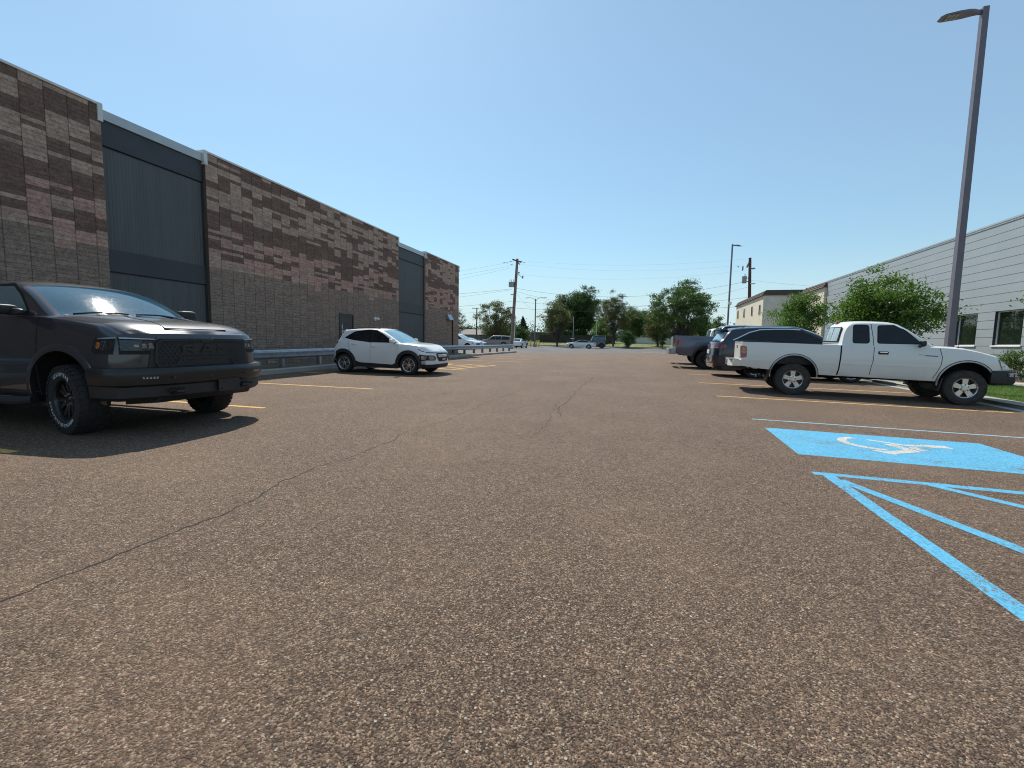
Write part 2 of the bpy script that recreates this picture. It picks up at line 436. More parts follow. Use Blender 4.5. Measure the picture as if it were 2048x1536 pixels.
# vehicle materials
MATS['tyre'] = simple('tyre_rubber', (.022, .021, .021), .82, var=.25, vs=12, bump=.25)
MATS['tyre_dusty'] = simple('dusty_tyre_rubber', (.045, .041, .038), .88, var=.3, vs=9, bump=.3)
MATS['black_plastic'] = simple('black_plastic', (.020, .020, .022), .55, var=.2, bump=.15, bs=250)
MATS['black_satin'] = simple('satin_black_bumper', (.014, .014, .015), .34, var=.15)
MATS['under'] = simple('underbody_black', (.010, .010, .010), .9)
MATS['chrome'] = simple('chrome', (.80, .80, .80), .10, metal=1., var=.03)
MATS['alloy'] = simple('silver_alloy', (.62, .60, .57), .28, metal=.85, var=.08, vs=8)
MATS['alloy_dark'] = simple('grey_alloy', (.26, .26, .27), .32, metal=.8, var=.1)
MATS['alloy_black'] = simple('gloss_black_wheel', (.014, .014, .015), .22, var=.1)
MATS['brake'] = simple('brake_disc', (.09, .085, .08), .5, metal=.8)
MATS['seam'] = simple('panel_gap', (.008, .008, .0025), .8)
MATS['white_letter'] = simple('white_tyre_letter', (.62, .62, .60), .7)
MATS['grille_letter'] = simple('satin_dark_letter', (.030, .030, .030), .35, metal=.2)
MATS['plate_dark'] = simple('plate_dark_blue', (.03, .035, .10), .4)
MATS['plate_white'] = simple('plate_white', (.6, .62, .66), .4)
MATS['blue_sticker'] = simple('blue_sticker', (.10, .20, .42), .5)
def lampm(name, col, emis=0.):
    m = N(name); p = m.obj()
    v = m.add('ShaderNodeTexVoronoi'); v.inputs['Scale'].default_value = 38; m.link(p, v.inputs['Vector'])
    c = m.mix(m.ramp(v.outputs['Distance'], [(.1, 0.), (.6, 1.)]), col, tuple(x * .35 for x in col))
    m.link(c, m.b.inputs['Base Color']); m.set(Roughness=.12, Coat_Weight=.25 if 'dark' in name else 1., Coat_Roughness=.03)
    m.link(m.bump(v.outputs['Distance'], .35, .006), m.b.inputs['Normal']); return m.m
MATS['lamp_clear'] = lampm('clear_headlamp', (.48, .50, .52))
MATS['lamp_smoke'] = lampm('dark_headlamp', (.035, .038, .044))
MATS['lamp_grey'] = lampm('grey_headlamp_core', (.30, .31, .33))
MATS['lamp_red'] = lampm('red_tail_lamp', (.50, .014, .018))
MATS['lamp_amber'] = lampm('amber_lamp', (.75, .20, .03))
def glass(name, col=(.008, .010, .012), rough=.015, spec=.35, metal=0., dust=.0):
    m = N(name); p = m.obj()
    n = m.noise(p, 2.2, 5, .65)
    c = m.mix(m.ramp(n, [(.3, 0.), (.75, 1.)]), col, tuple(min(1, x * 1.5 + .004) for x in col))
    m.link(c, m.b.inputs['Base Color']); m.set(Roughness=rough, IOR=1.52, Metallic=metal)
    m.b.inputs['Specular IOR Level'].default_value = spec
    if dust:
        sp = m.ramp(m.noise(p, 90, 3, .8), [(.60, 0.), (.72, 1.)])
        rr = m.math('ADD', m.math('MULTIPLY', sp, .25), rough); m.link(rr, m.b.inputs['Roughness'])
    return m.m
MATS['glass_dark'] = glass('tinted_glass')
MATS['glass_wind'] = glass('windshield_glass', (.014, .060, .095), .055, .8, dust=1)
MATS['glass_wind_lit'] = glass('windshield_glass_sky_tint', (.16, .30, .38), .05, 1.)  # sky reflection put into the pale blue base colour
MATS['glass_side'] = glass('side_glass', (.085, .125, .135), .02, .8)
MATS['glass_green'] = glass('building_glass', (.010, .017, .010), .012, .8)
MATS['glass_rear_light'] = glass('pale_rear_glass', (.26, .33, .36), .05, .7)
MATS['fabric'] = simple('black_soft_top', (.022, .022, .024), .9)

MATS['p_ram'] = paint('granite_grey_metallic_paint', (.030, .030, .037), .30, .03)
MATS['p_white'] = paint('clean_white_paint', (.78, .78, .77), 0., .04)
MATS['p_white_old'] = paint('dusty_white_paint', (.74, .75, .72), 0., .22, coat=.5)
MATS['p_navy'] = paint('dark_navy_paint', (.006, .011, .026), .25, .05)
MATS['p_slate'] = paint('slate_blue_grey_paint', (.075, .092, .135), .3, .10)
MATS['p_tan'] = paint('tan_brown_paint', (.20, .165, .14), .4, .1)
MATS['p_silver'] = paint('silver_white_paint', (.62, .64, .66), .3, .05)
MATS['p_black'] = paint('black_paint', (.015, .015, .017), .2, .1)
MATS['p_red'] = paint('dark_red_paint', (.16, .02, .02), .2, .1)
MATS['p_green'] = paint('dark_green_paint', (.025, .035, .030), .2, .15)

def leaf_mat(name, a, b, trans=.35):
    m = N(name); p = m.pos()
    n = m.noise(p, 1.1, 3); n2 = m.noise(p, 9, 2)
    f = m.ramp(m.math('ADD', m.math('MULTIPLY', n, .5), m.math('MULTIPLY', n2, .5)), [(.35, 0.), (.65, 1.)])
    c = m.mix(f, a, b)
    m.link(c, m.b.inputs['Base Color']); m.set(Roughness=.5)
    tr = m.add('ShaderNodeBsdfTranslucent'); c2 = m.mix(1., c, (1.1, 1.35, .5), 'MULTIPLY'); m.link(c2, tr.inputs[0])
    mx = m.add('ShaderNodeMixShader'); mx.inputs[0].default_value = trans
    m.link(m.b.outputs[0], mx.inputs[1]); m.link(tr.outputs[0], mx.inputs[2]); m.link(mx.outputs[0], m.out.inputs['Surface'])
    return m.m
MATS['leaf_bright'] = leaf_mat('leaf_bright_green', (.055, .11, .020), (.13, .21, .042), .42)
MATS['leaf_dark'] = leaf_mat('leaf_dark_green', (.026, .062, .016), (.075, .135, .035), .3)
MATS['leaf_mid'] = leaf_mat('leaf_mid_green', (.040, .078, .018), (.10, .16, .040), .34)
MATS['leaf_olive'] = leaf_mat('leaf_olive_green', (.06, .07, .022), (.13, .13, .045), .3)
MATS['needle'] = leaf_mat('spruce_needle', (.016, .030, .022), (.035, .055, .040), .08)
MATS['grass'] = leaf_mat('grass_blade', (.07, .14, .018), (.16, .25, .045), .4)
MATS['bark'] = simple('bark', (.085, .068, .055), .95, var=.35, vs=8, bump=.7, bs=30)

# ------------------------------------------------------------------ ground and paving
def sheet(name, poly, mat, lift, nx=12, step=2.0, parent=None):
    """flat-ish sheet over the quadrilateral band [y0,y1]: poly = list of (y, x_left, x_right)"""
    mb = MB(); rows = []
    y0, y1 = poly[0][0], poly[-1][0]; L = lin([(p[0], p[1]) for p in poly]); R_ = lin([(p[0], p[2]) for p in poly])
    ys = sorted(set([round(v, 3) for v in np.arange(y0, y1, step)] + [y1] + [v for v in YS if y0 < v < y1] + [p[0] for p in poly]))
    for y in ys:
        a, b = L(y), R_(y)
        xs = [a + (b - a) * k / nx for k in range(nx + 1)]
        for cx in (2, 7.6):
            if a < cx < b: xs.append(cx)
        if name == 'ground': pass
        xs = sorted(xs)
        if len(rows) and len(xs) != len(rows[0]):
            xs = [a + (b - a) * k / (len(rows[0]) - 1) for k in range(len(rows[0]))]
        rows.append([(x, y, gz(x, y) + lift) for x in xs])
    mb.grid(rows)
    o = mb.build(name, mat, parent, smooth=0)
    return o

g = MB(); rows = []
for y in [-60, -20, 0, 12, 18, 30, 43, 60, 77, 88, 94, 100, 112, 125, 160, 200, 300, 400, 900, 2500]:
    rows.append([(x, y, gz(x, y) - .10) for x in (-2200, -600, -200, -80, -15, 2, 7.6, 15, 80, 200, 600, 2200)])
g.grid(rows); o = g.build('ground', 'terrain', smooth=0); tag(o, '', '', kind='structure')

lot_edge = [(-.5, -11.35, 7.55)]
def poly_sheet(name, pts, mat, lift, kind='structure', thick=0., parent=None, dens=1.0):
    """sheet over an arbitrary plan polygon, cut in thin strips so it follows the ground"""
    mb = MB()
    def clip(pl, ax, c, s):
        o = []
        for i in range(len(pl)):
            a, b = pl[i], pl[(i + 1) % len(pl)]; ia = (a[ax] - c) * s >= -1e-9; ib = (b[ax] - c) * s >= -1e-9
            if ia: o.append(a)
            if ia != ib:
                t = (c - a[ax]) / (b[ax] - a[ax]); o.append((a[0] + t * (b[0] - a[0]), a[1] + t * (b[1] - a[1])))
        return o
    y0 = min(p[1] for p in pts); y1 = max(p[1] for p in pts)
    cy = [y0] + [v for v in YS if y0 < v < y1] + [y1]
    for a, b in zip(cy[:-1], cy[1:]):
        q = clip(clip(pts, 1, a, 1), 1, b, -1)
        if len(q) < 3: continue
        for c, d in ((-1e4, -15), (-15, 2), (2, 7.6), (7.6, 15), (15, 1e4)):
            r = clip(clip(q, 0, c, 1), 0, d, -1) if len(q) > 2 else []
            if len(r) > 2: mb.face([(u, v, gz(u, v) + lift) for u, v in r])
    o = mb.build(name, mat, parent, smooth=0)
    if kind: o['kind'] = kind
    return o
poly_sheet('parking_lot', [(-11.35, -30), (8.0, -30), (8.0, 55.5), (3.2, 55.0), (.5, 53.5), (-8.1, 42.5), (-11.35, 39.4)], 'asphalt', 0)
poly_sheet('far_parking_lot', [(-70, 32), (-13.3, 32), (-11.5, 38), (-11.36, 39.4), (-8.1, 42.5), (.5, 53.5), (3.2, 55.0), (8.0, 55.5), (14.2, 55.5), (14.2, 88), (-70, 88)], 'asphalt_grey', -.01)
poly_sheet('pad', [(-13.5, -10), (-11.6, -10), (-11.6, 40), (-13.5, 40)], 'dirt', .13)
poly_sheet('far_verge', [(-70, 89.2), (40, 89.2), (60, 124), (-70, 124)], 'dry_grass', -.03)
# kerbs
def kerb(name, pts, w=.16, h=.15, mat='concrete', label=None, jag=0):
    mb = MB(); path = []
    for (a, b) in zip(pts[:-1], pts[1:]):
        n = max(1, int(math.dist(a, b) / 1.5))
        for k in range(n): path.append((a[0] + (b[0] - a[0]) * k / n, a[1] + (b[1] - a[1]) * k / n))
    path.append(pts[-1])
    path = [(x, y, gz(x, y)) for x, y in path]
    mb.sweep(path, [(0, -.08), (0, h - .025), (-.02, h), (-w + .02, h), (-w, h - .02), (-w, -.08)])
    o = mb.build(name, mat, smooth=0); o['kind'] = 'structure'; return o
kerb('kerb', [(-11.35, -12), (-11.35, 41.5)], w=.26)
kerb('far_kerb', [(-70, 88.6), (14, 88.6)][::1], w=.18, mat='concrete_pale')
mb = MB()
poly_sheet('gutter', [(7.80, -10), (8.05, -10), (8.05, 55), (7.80, 55)], 'concrete', .004)
kerb('right_kerb', [(8.2, -10), (8.2, 55)], w=-.16, h=.07)
poly_sheet('kerb_walk', [(8.36, -10), (8.75, -10), (8.75, 55), (8.36, 55)], 'concrete', .068)
poly_sheet('lawn', [(8.75, -10), (12.0, -10), (12.0, 55), (8.75, 55)], 'turf', .06)
poly_sheet('sidewalk', [(12.0, -10), (13.2, -10), (13.2, 50), (12.0, 50)], 'concrete_pale', .08)
poly_sheet('planting_bed', [(13.2, -10), (14.9, -10), (14.9, 50), (13.2, 50)], 'dirt', .07)
# patch stripes where the lot was widened (pale joint at the lot's far end)
o = poly_sheet('white_stop_line', [(.2, 54.2), (3.9, 55.3), (3.9, 56.1), (.2, 55.0)], 'white_paint_mark', .012, kind=None)
tag(o, 'pale painted stop line where the brown lot meets the grey lot', 'road marking')

# painted markings
def line(name, x0, y0, x1, y1, w, mat, label, group=None, lift=.0015):
    d = Vector((x1 - x0, y1 - y0)).normalized(); n = Vector((-d.y, d.x)) * w / 2
    L = math.dist((x0, y0), (x1, y1)); k = max(2, int(L / .12)); rnd = random.Random(int(x0 * 977 + y0 * 131))
    a = []; b = []
    for i in range(k + 1):
        t = i / k; j1 = rnd.uniform(-.004, .004); j2 = rnd.uniform(-.004, .004)
        a.append((x0 + (x1 - x0) * t + n.x * (1 + j1 / w), y0 + (y1 - y0) * t + n.y + j1)); b.append((x0 + (x1 - x0) * t - n.x, y0 + (y1 - y0) * t - n.y + j2))
    mb = MB(); mb.grid([[(p[0], p[1], gz(*p) + lift) for p in (u, v)] for u, v in zip(a, b)])
    o = mb.build(name, mat, smooth=0); tag(o, label, 'road marking', group); return o
YG = 'yellow stall lines'
line('stall_line', -11.2, 2.92, -6.1, 2.95, .10, 'yellow_paint', 'yellow stall line nearest the camera in front of the dark pickup', YG)
line('stall_line', -11.2, 6.14, -6.15, 6.19, .10, 'yellow_paint', 'yellow stall line just behind the front wheels of the dark pickup', YG)
line('stall_line', -10.9, 9.38, -6.19, 9.50, .10, 'yellow_paint', 'yellow stall line between the dark pickup and the white hatchback', YG)
line('stall_line', -11.2, 12.9, -10.2, 12.9, .10, 'yellow_paint', 'short yellow stall line end by the hatchback rear wheel', YG)
line('stall_line', -10.9, 16.45, -6.4, 16.45, .10, 'yellow_paint', 'yellow line along the near edge of the hatched bay past the white hatchback', YG)
line('stall_line', -10.9, 19.9, -6.42, 19.9, .10, 'yellow_paint', 'yellow line along the far edge of the hatched bay', YG)
line('stall_line', -10.9, 23.8, -6.5, 23.75, .10, 'yellow_paint', 'faded yellow stall line, first beyond the hatched bay', YG)
line('stall_line', -10.9, 27.4, -6.6, 27.4, .10, 'yellow_paint', 'faded yellow stall line, second beyond the hatched bay', YG)
line('stall_line', -10.9, 31.0, -6.6, 31.0, .10, 'yellow_paint', 'faded yellow stall line, third beyond the hatched bay', YG)
line('hatch_stripe', -8.6, 16.5, -8.6, 19.85, .22, 'yellow_paint', 'broad yellow cross bar of the hatched bay', 'yellow hatch stripes')
line('hatch_stripe', -8.45, 16.55, -7.55, 19.8, .12, 'yellow_paint', 'left diagonal stripe of the yellow hatched bay', 'yellow hatch stripes', .0025)
line('hatch_stripe', -7.75, 16.55, -6.95, 19.8, .12, 'yellow_paint', 'middle diagonal stripe of the yellow hatched bay', 'yellow hatch stripes', .0025)
line('hatch_stripe', -7.15, 16.55, -6.45, 19.8, .12, 'yellow_paint', 'right diagonal stripe of the yellow hatched bay', 'yellow hatch stripes', .0025)
line('stall_line', 1.82, 11.77, 7.54, 11.80, .10, 'yellow_paint', 'long yellow stall line in front of the white pickup', YG)
line('stall_line', 1.80, 15.20, 7.5, 15.25, .10, 'yellow_paint', 'yellow stall line between the white pickup and the navy crossover', YG)
line('stall_line', 1.85, 18.90, 7.5, 19.0, .10, 'yellow_paint', 'yellow stall line behind the navy crossover', YG)
line('stall_line', 1.75, 24.6, 7.5, 24.6, .10, 'yellow_paint', 'faint yellow stall line beyond the slate pickup', YG)
line('stall_line', 1.75, 31.5, 7.5, 31.5, .10, 'yellow_paint', 'farthest faint yellow stall line on the right side', YG)
BG = 'blue accessible bay stripes'
line('accessible_line', 1.86, 8.34, 7.5, 8.30, .075, 'pale_blue_paint', 'thin pale blue line beyond the blue panel', BG)
line('aisle_stripe', 1.68, 4.98, 7.5, 4.92, .11, 'blue_paint', 'blue line across the head of the access aisle', BG)
line('aisle_stripe', 1.80, 5.03, 1.80, -1.2, .11, 'blue_paint', 'wide blue line running along the aisle towards the camera', BG, .0025)
line('aisle_stripe', 1.84, 4.80, 4.15, -1.2, .11, 'blue_paint', 'blue diagonal stripe starting at the aisle corner', BG, .0035)
line('aisle_stripe', 2.62, 4.94, 5.9, 1.2, .11, 'blue_paint', 'blue diagonal stripe at the right edge of the frame', BG, .0025)
o = poly_sheet('road_marking', [(1.80, 5.80), (4.46, 5.76), (4.46, 7.50), (1.86, 7.53)], 'blue_paint', .0015, kind=None)
tag(o, 'blue painted rectangle holding the white wheelchair symbol', 'road marking')
# wheelchair symbol, drawn lying on the panel, head towards +x
mb = MB()
def seg(pts, w):
    L = []
    for i, p in enumerate(pts):
        a = pts[max(i - 1, 0)]; b = pts[min(i + 1, len(pts) - 1)]; d = Vector((b[0] - a[0], b[1] - a[1])).normalized()
        n = (-d.y * w / 2, d.x * w / 2); L.append([(p[0] + n[0], p[1] + n[1], gz(*p) + .0028), (p[0] - n[0], p[1] - n[1], gz(*p) + .0028)])
    mb.grid(L)
arc = [(2.98 - .34 * cos(t) , 6.85 + .36 * sin(t)) for t in np.linspace(1.25, -1.55, 18)]
seg(arc, .105)
seg([(3.02, 7.13), (3.22, 6.99), (3.42, 6.86)], .075)
seg([(3.16, 6.92), (3.22, 6.72), (3.27, 6.52)], .13)
seg([(3.29, 6.56), (3.06, 6.42), (2.86, 6.28)], .12)
seg([(2.80, 6.42), (2.96, 6.26)], .10)
seg([(3.34, 6.90), (3.60, 6.98)], .10)
seg([(3.58, 6.97), (3.86, 7.0)], .17)
seg([(3.36, 6.80), (3.42, 6.62)], .12)
o = mb.build('wheelchair_symbol', 'white_paint_mark', smooth=0)
tag(o, 'worn white wheelchair symbol painted on the blue panel', 'road marking')

# cracks
def crack(pts, w, label, seed, amp=.02):
    rnd = random.Random(seed); P_ = []
    for a, b in zip(pts[:-1], pts[1:]):
        n = max(3, int(math.dist(a, b) / .045))
        for k in range(n):
            t = k / n; P_.append((a[0] + (b[0] - a[0]) * t, a[1] + (b[1] - a[1]) * t))
    P_.append(pts[-1]); ox = 0; Q = []; L = []
    for p in P_:
        ox = ox * .86 + rnd.uniform(-amp, amp); Q.append((p[0] + ox, p[1] + rnd.uniform(-.008, .008)))
    for i, p in enumerate(Q):
        a = Q[max(i - 1, 0)]; b = Q[min(i + 1, len(Q) - 1)]; d = Vector((b[0] - a[0], b[1] - a[1])).normalized()
        ww = w * rnd.uniform(.35, 1.2) / 2 * min(1, 6 * min(i, len(Q) - 1 - i) / len(Q) + .3)
        L.append([(p[0] - d.y * ww, p[1] + d.x * ww, gz(*p) + .0012), (p[0] + d.y * ww, p[1] - d.x * ww, gz(*p) + .0012)])
    mb = MB(); mb.grid(L); o = mb.build('pavement_crack', 'crack', smooth=0); tag(o, label, 'crack', 'cracks in the asphalt'); return o
crack([(-2.75, .4), (-2.75, 1.24), (-2.79, 1.5), (-2.74, 2.35), (-2.89, 3.05), (-2.89, 3.55), (-2.78, 4.02), (-2.86, 4.86), (-2.96, 5.35)], .017, 'long dark crack running from the lower left corner up the lot', 1)
crack([(-2.60, 4.9), (-2.82, 5.3), (-2.78, 5.9)], .008, 'short branching crack at the far end of the long crack', 5)
crack([(-1.54, 16.3), (-1.51, 12.92), (-1.46, 9.93), (-1.41, 8.33), (-1.21, 6.97)], .022, 'jagged crack up the middle of the lot', 2, .022)
crack([(-1.52, 10.8), (-1.62, 9.2), (-1.5, 8.2), (-1.35, 6.9), (-1.31, 6.1), (-1.3, 5.47)], .012, 'fainter crack beside the jagged middle crack', 3, .03)
crack([(-2.9, 5.4), (-2.8, 7.5), (-2.95, 9.2), (-2.8, 12.)], .012, 'faint crack past the end of the long left crack', 4, .03)
crack([(-6.2, 7.2), (-5.0, 8.0), (-3.9, 9.6), (-3.2, 12.6)], .010, 'thin crack near the yellow line by the dark pickup', 6, .03)
crack([(-6.9, 11.6), (-5.5, 12.2), (-4.3, 13.6), (-3.8, 16.6)], .014, 'thin crack in front of the white hatchback', 7, .03)
rnd = random.Random(3)
for k in range(26):
    x = rnd.uniform(-3.2, 1.6); y = rnd.uniform(1.1, 5.5); r = rnd.uniform(.004, .0025)
    mb = MB(); mb.blob((0, 0, r * .4), (r, r * rnd.uniform(.7, 1), r * .7), 2.2, nu=8, nv=5)
    o = mb.build('loose_pebble', 'concrete_pale', smooth=60); o.location = (x, y, gz(x, y)); o.rotation_euler = (0, 0, rnd.uniform(0, 6))
    tag(o, 'tiny loose pebble lying on the brown asphalt', 'pebble', 'loose pebbles on the asphalt')
# ------------------------------------------------------------------ left building
def wall_block(name, y0, y1, z0, z1, xw, parent, seed, base_z=3.5):
    rnd = random.Random(seed); mb = MB(); cw = .443; rh = .1
    cols = [y0]; k = math.floor((y0 - 11.47) / cw) + 1
    while 11.47 + k * cw < y1 - .02:
        if 11.47 + k * cw > y0 + .02: cols.append(11.47 + k * cw)
        k += 1
    cols.append(y1)
    zs = [z0]; k = math.floor(z0 / rh) + 1
    while k * rh < z1 - .02: zs.append(k * rh); k += 1
    zs.append(z1)
    nr = len(zs) - 1; nc = len(cols) - 1
    # each stack of blocks is built up of random runs of light and dark courses
    mi = [[0] * nc for _ in range(nr)]
    row_bias = {}
    for r in range(nr):
        row_bias[r] = rnd.choice([0, 0, 0, 0, .3, -.3, .2, -.2])
    prev = None
    for c in range(nc):
        r = 0; bz = base_z + rnd.choice([0, 0, .2, -.2, .2]) * (1 if rnd.random() < .55 else 0)
        while r < nr:
            z = (zs[r] + zs[r + 1]) / 2
            if z < bz: mi[r][c] = 0; r += 1; continue
            f = (z - base_z) / (7.1 - base_z)
            pd = .42 + .08 * f + row_bias[r]
            if f < .10: pd = .22
            if .36 < f < .50: pd += .38
            if .52 < f < .66: pd -= .25
            if f > .88: pd += .25
            if prev is not None and rnd.random() < .24: dark = prev[r] in (3, 4)
            else: dark = rnd.random() < pd
            ln = rnd.choice([1, 1, 1, 1, 2, 2, 3]) if not dark else rnd.choice([1, 1, 1, 1, 2, 2])
            if dark: m = 3 if rnd.random() < .75 else 4
            else: m = 2 if (f < .40 and rnd.random() < .75) else 1
            for q in range(ln):
                if r < nr: mi[r][c] = m; r += 1
        prev = [mi[r][c] for r in range(nr)]
    rows = [[(xw, y, z) for y in cols] for z in zs]
    mb.grid(rows, mif=lambda i, j: mi[i][j])
    D = 25.
    mb.face([(xw, y1, z0), (xw - D, y1, z0), (xw - D, y1, z1), (xw, y1, z1)], 0)
    mb.face([(xw, y0, z0), (xw, y0, z1), (xw - D, y0, z1), (xw - D, y0, z0)], 0)
    mb.face([(xw, y0, z1), (xw, y1, z1), (xw - D, y1, z1), (xw - D, y0, z1)], 1)
    return mb.build(name, ['blk_base', 'blk_light', 'blk_pink', 'blk_dark', 'blk_mid'], parent, smooth=0)

XW = -13.4
bld = empty('commercial_building', (0, 0, 0))
tag(bld, 'long windowless block building with banded brown and tan upper courses and slate metal bays', 'building')
def local(o): return o
wall_block('wall', -9.0, 8.62, 0., 7.02, XW, bld, 11)
wall_block('wall', 11.47, 23.26, 0., 7.02, XW, bld, 22)
wall_block('wall', 26.6, 32.1, 0., 6.88, XW, bld, 35)
def coping(y0, y1, z, x=XW, side0=True, side1=True):
    mb = MB()
    mb.box(x - .30, x + .025, y0 - .03, y1 + .03, z, z + .055)
    for yy, s in ((y0 - .03, side0), (y1 + .03, side1)):
        if s:
            a, b = (yy - .012, yy + .10) if yy < (y0 + y1) / 2 else (yy - .10, yy + .012)
            mb.box(x - .32, x + .032, a, b, z - .38, z + .058)
    return mb.build('coping', 'coping_white', bld, smooth=0)
coping(-9.0, 8.62, 7.02); coping(11.47, 23.26, 7.02); coping(26.6, 32.1, 6.88)
def bay(y0, y1, ztop):
    xr = XW - .14
    mb = MB()
    mb.box(xr - 20, xr - .02, y0, y1, 0, ztop - .24); mb.build('bay_core', 'slate_band', bld, smooth=0)
    mb = MB(); mb.box(xr - 20, xr + .10, y0 + .002, y1 - .002, ztop - .24, ztop); mb.build('fascia', 'coping', bld, smooth=0)
    zt = ztop - .24
    for a, b in ((zt - .62, zt), (2.93, 3.5)):
        mb = MB(); mb.box(xr - .02, xr + .045, y0 + .003, y1 - .003, a, b); mb.build('band', 'slate_band', bld, smooth=0)
    for a, b in ((3.5, zt - .66), (.1, 2.89)):
        mb = MB(); n = int((y1 - y0) / .045); rows = []
        ys = np.linspace(y0 + .05, y1 - .05, n)
        for z in (a, b): rows.append([(xr + (.012 if k % 2 else .002), y, z) for k, y in enumerate(ys)])
        mb.grid(rows); mb.build('metal_panel', 'slate_panel', bld, smooth=0)
    mb = MB()
    for yy in (y0 + .003, y1 - .05): mb.box(xr - .02, xr + .03, yy, yy + .045, .1, zt)
    mb.build('jamb_trim', 'slate_band', bld, smooth=0)
bay(8.62, 11.47, 6.97); bay(23.26, 26.6, 6.83)
# steel door
d = MB(); d.box(XW - .03, XW + .012, 17.99, 18.90, .30, 2.38); dr = d.build('door', 'door_dark', bld, smooth=0)
d = MB(); d.box(XW - .05, XW + .035, 17.90, 17.985, .28, 2.46); d.box(XW - .05, XW + .035, 18.905, 18.99, .28, 2.46); d.box(XW - .05, XW + .034, 17.99, 18.90, 2.385, 2.46)
d.build('door_frame', 'slate_band', bld, smooth=0)
d = MB(); d.box(XW + .013, XW + .03, 18.06, 18.13, 1.05, 1.95); d.blob((XW + .045, 18.09, 1.75), (.03, .035, .04)); d.blob((XW + .045, 18.09, 1.95), (.03, .03, .035)); d.tube([(XW + .04, 18.1, 1.55), (XW + .09, 18.1, 1.50), (XW + .09, 18.1, 1.2), (XW + .04, 18.1, 1.15)], .012)
d.build('handle', 'galv', dr)
# round wall light and wall-pack light
d = MB(); d.lathe([(0, 0), (.10, 0), (.10, .05), (.07, .07), (.0, .07)], (0, 0, 0), 20, axis='z')
M_ = Matrix.Rotation(pi / 2, 4, 'Y')
d.v = [tuple(M_ @ Vector(v) + Vector((XW, 20.85, 2.35))) for v in d.v]
wl = d.build('wall_light', 'white_gloss', bld)
d = MB(); d.blob((XW + .12, 20.93, 2.36), (.09, .08, .08), 2.0); d.build('lamp_globe', 'white_gloss', wl)
d = MB(); d.hexa([(XW, 29.8, 2.88), (XW + .30, 29.8, 2.80), (XW + .30, 30.5, 2.80), (XW, 30.5, 2.88), (XW, 29.8, 3.20), (XW + .10, 29.8, 3.20), (XW + .10, 30.5, 3.20), (XW, 30.5, 3.20)])
wp = d.build('wall_light', 'galv', bld, smooth=0)
d = MB(); d.tube([(XW + .03, 30.9, 2.85), (XW + .03, 30.9, .3)], .04, 6); d.tube([(XW + .03, 30.45, 2.9), (XW + .03, 30.9, 2.85)], .03, 6); d.build('conduit', 'seam', bld)
d = MB(); d.box(XW - .01, XW + .02, 13.70, 14.12, .30, .34); d.box(XW - .01, XW + .02, 13.70, 14.12, .50, .54); d.box(XW - .01, XW + .02, 13.70, 13.73, .34, .50); d.box(XW - .01, XW + .02, 14.09, 14.12, .34, .50); d.box(XW - .01, XW + .004, 13.73, 14.09, .34, .50)
d.build('vent_frame', 'blk_light', bld, smooth=0)

# ------------------------------------------------------------------ guardrail
gr = empty('guardrail', (-12.0, 4.0, gz(-12, 4)))
tag(gr, 'galvanised W-beam guardrail on short posts along the foot of the block building', 'guardrail')
def glz(y): return gz(-12, y) + .15
def rail_part(name, fn, mat):
    mb = MB(); fn(mb); ox, oy, oz = gr.location
    mb.v = [(v[0] - ox, v[1] - oy, v[2] - oz) for v in mb.v]; return mb.build(name, mat, gr, smooth=40)
prof = [(0, .0), (.012, -.02), (.075, -.055), (.078, -.085), (.02, -.13), (.0, -.155), (.02, -.18), (.078, -.225), (.075, -.255), (.012, -.29), (0, -.31), (-.006, -.31), (.006, -.285), (.069, -.252), (.072, -.228), (.012, -.18), (-.008, -.155), (.012, -.13), (.072, -.082), (.069, -.058), (.006, -.025), (-.006, 0)]
rail_part('rail', lambda mb: mb.sweep([(-11.99, y, glz(y) + .60) for y in np.arange(1.0, 43.0, 1.0)][::-1] , [(-a, b) for a, b in prof]), 'galv')
rail_part('rail_end', lambda mb: mb.sweep([(-11.99 + dx, 42.0 + dy, glz(42) + .60) for dx, dy in ((0, 0), (.02, .25), (.0, .45), (-.10, .60), (-.22, .62))][::-1], [(-a, b) for a, b in prof]), 'galv')
for k, y in enumerate(np.arange(1.60, 42.6, 1.905)):
    def f(mb):
        z0 = glz(y) - .1; z1 = glz(y) + .58
        mb.box(-12.20, -12.05, y - .055, y - .045, z0, z1); mb.box(-12.20, -12.19, y - .05, y + .05, z0, z1 - .001); mb.box(-12.06, -12.048, y - .05, y + .05, z0, z1 - .001)
    rail_part('post', f, 'post_wood' if y > 20 else 'galv')
    rail_part('spacer_block', lambda mb: mb.box(-12.045, -11.985, y - .05, y + .05, glz(y) + .30, glz(y) + .57), 'post_wood')
    rail_part('bolt', lambda mb: mb.blob((-11.985, y, glz(y) + .445), (.02, .018, .018)), 'galv')

# ------------------------------------------------------------------ right building
XR = 14.8
rb = empty('metal_building', (0, 0, 0))
tag(rb, 'pale grey building with horizontal metal siding and recessed windows behind the white pickup', 'building')
bz = .374; levels = [1.50 + bz * k for k in range(-4, 15)]
WIN = [(25.85, 27.28), (23.24, 24.80), (19.9, 21.4), (16.4, 18.0)]; WZ0, WZ1 = 1.50, 2.996
mb = MB()
ytot = (6.0, 43.9)
def bands(y0, y1, za, zb):
    for k, z in enumerate(levels[:-1]):
        z0, z1 = z, levels[k + 1]
        if z1 <= za + 1e-6 or z0 >= zb - 1e-6: continue
        z0 = max(z0, za); z1 = min(z1, zb); gvo = .022
        q = [(XR + .018, z0), (XR, z0 + .004), (XR, z1 - gvo), (XR + .018, z1 - gvo), (XR + .018, z1)]
        mb.grid([[(x, y, zz) for y in (y0, y1)] for x, zz in q])
segs = []; y = ytot[0]
for a, b in sorted(WIN): segs.append((y, a)); y = b
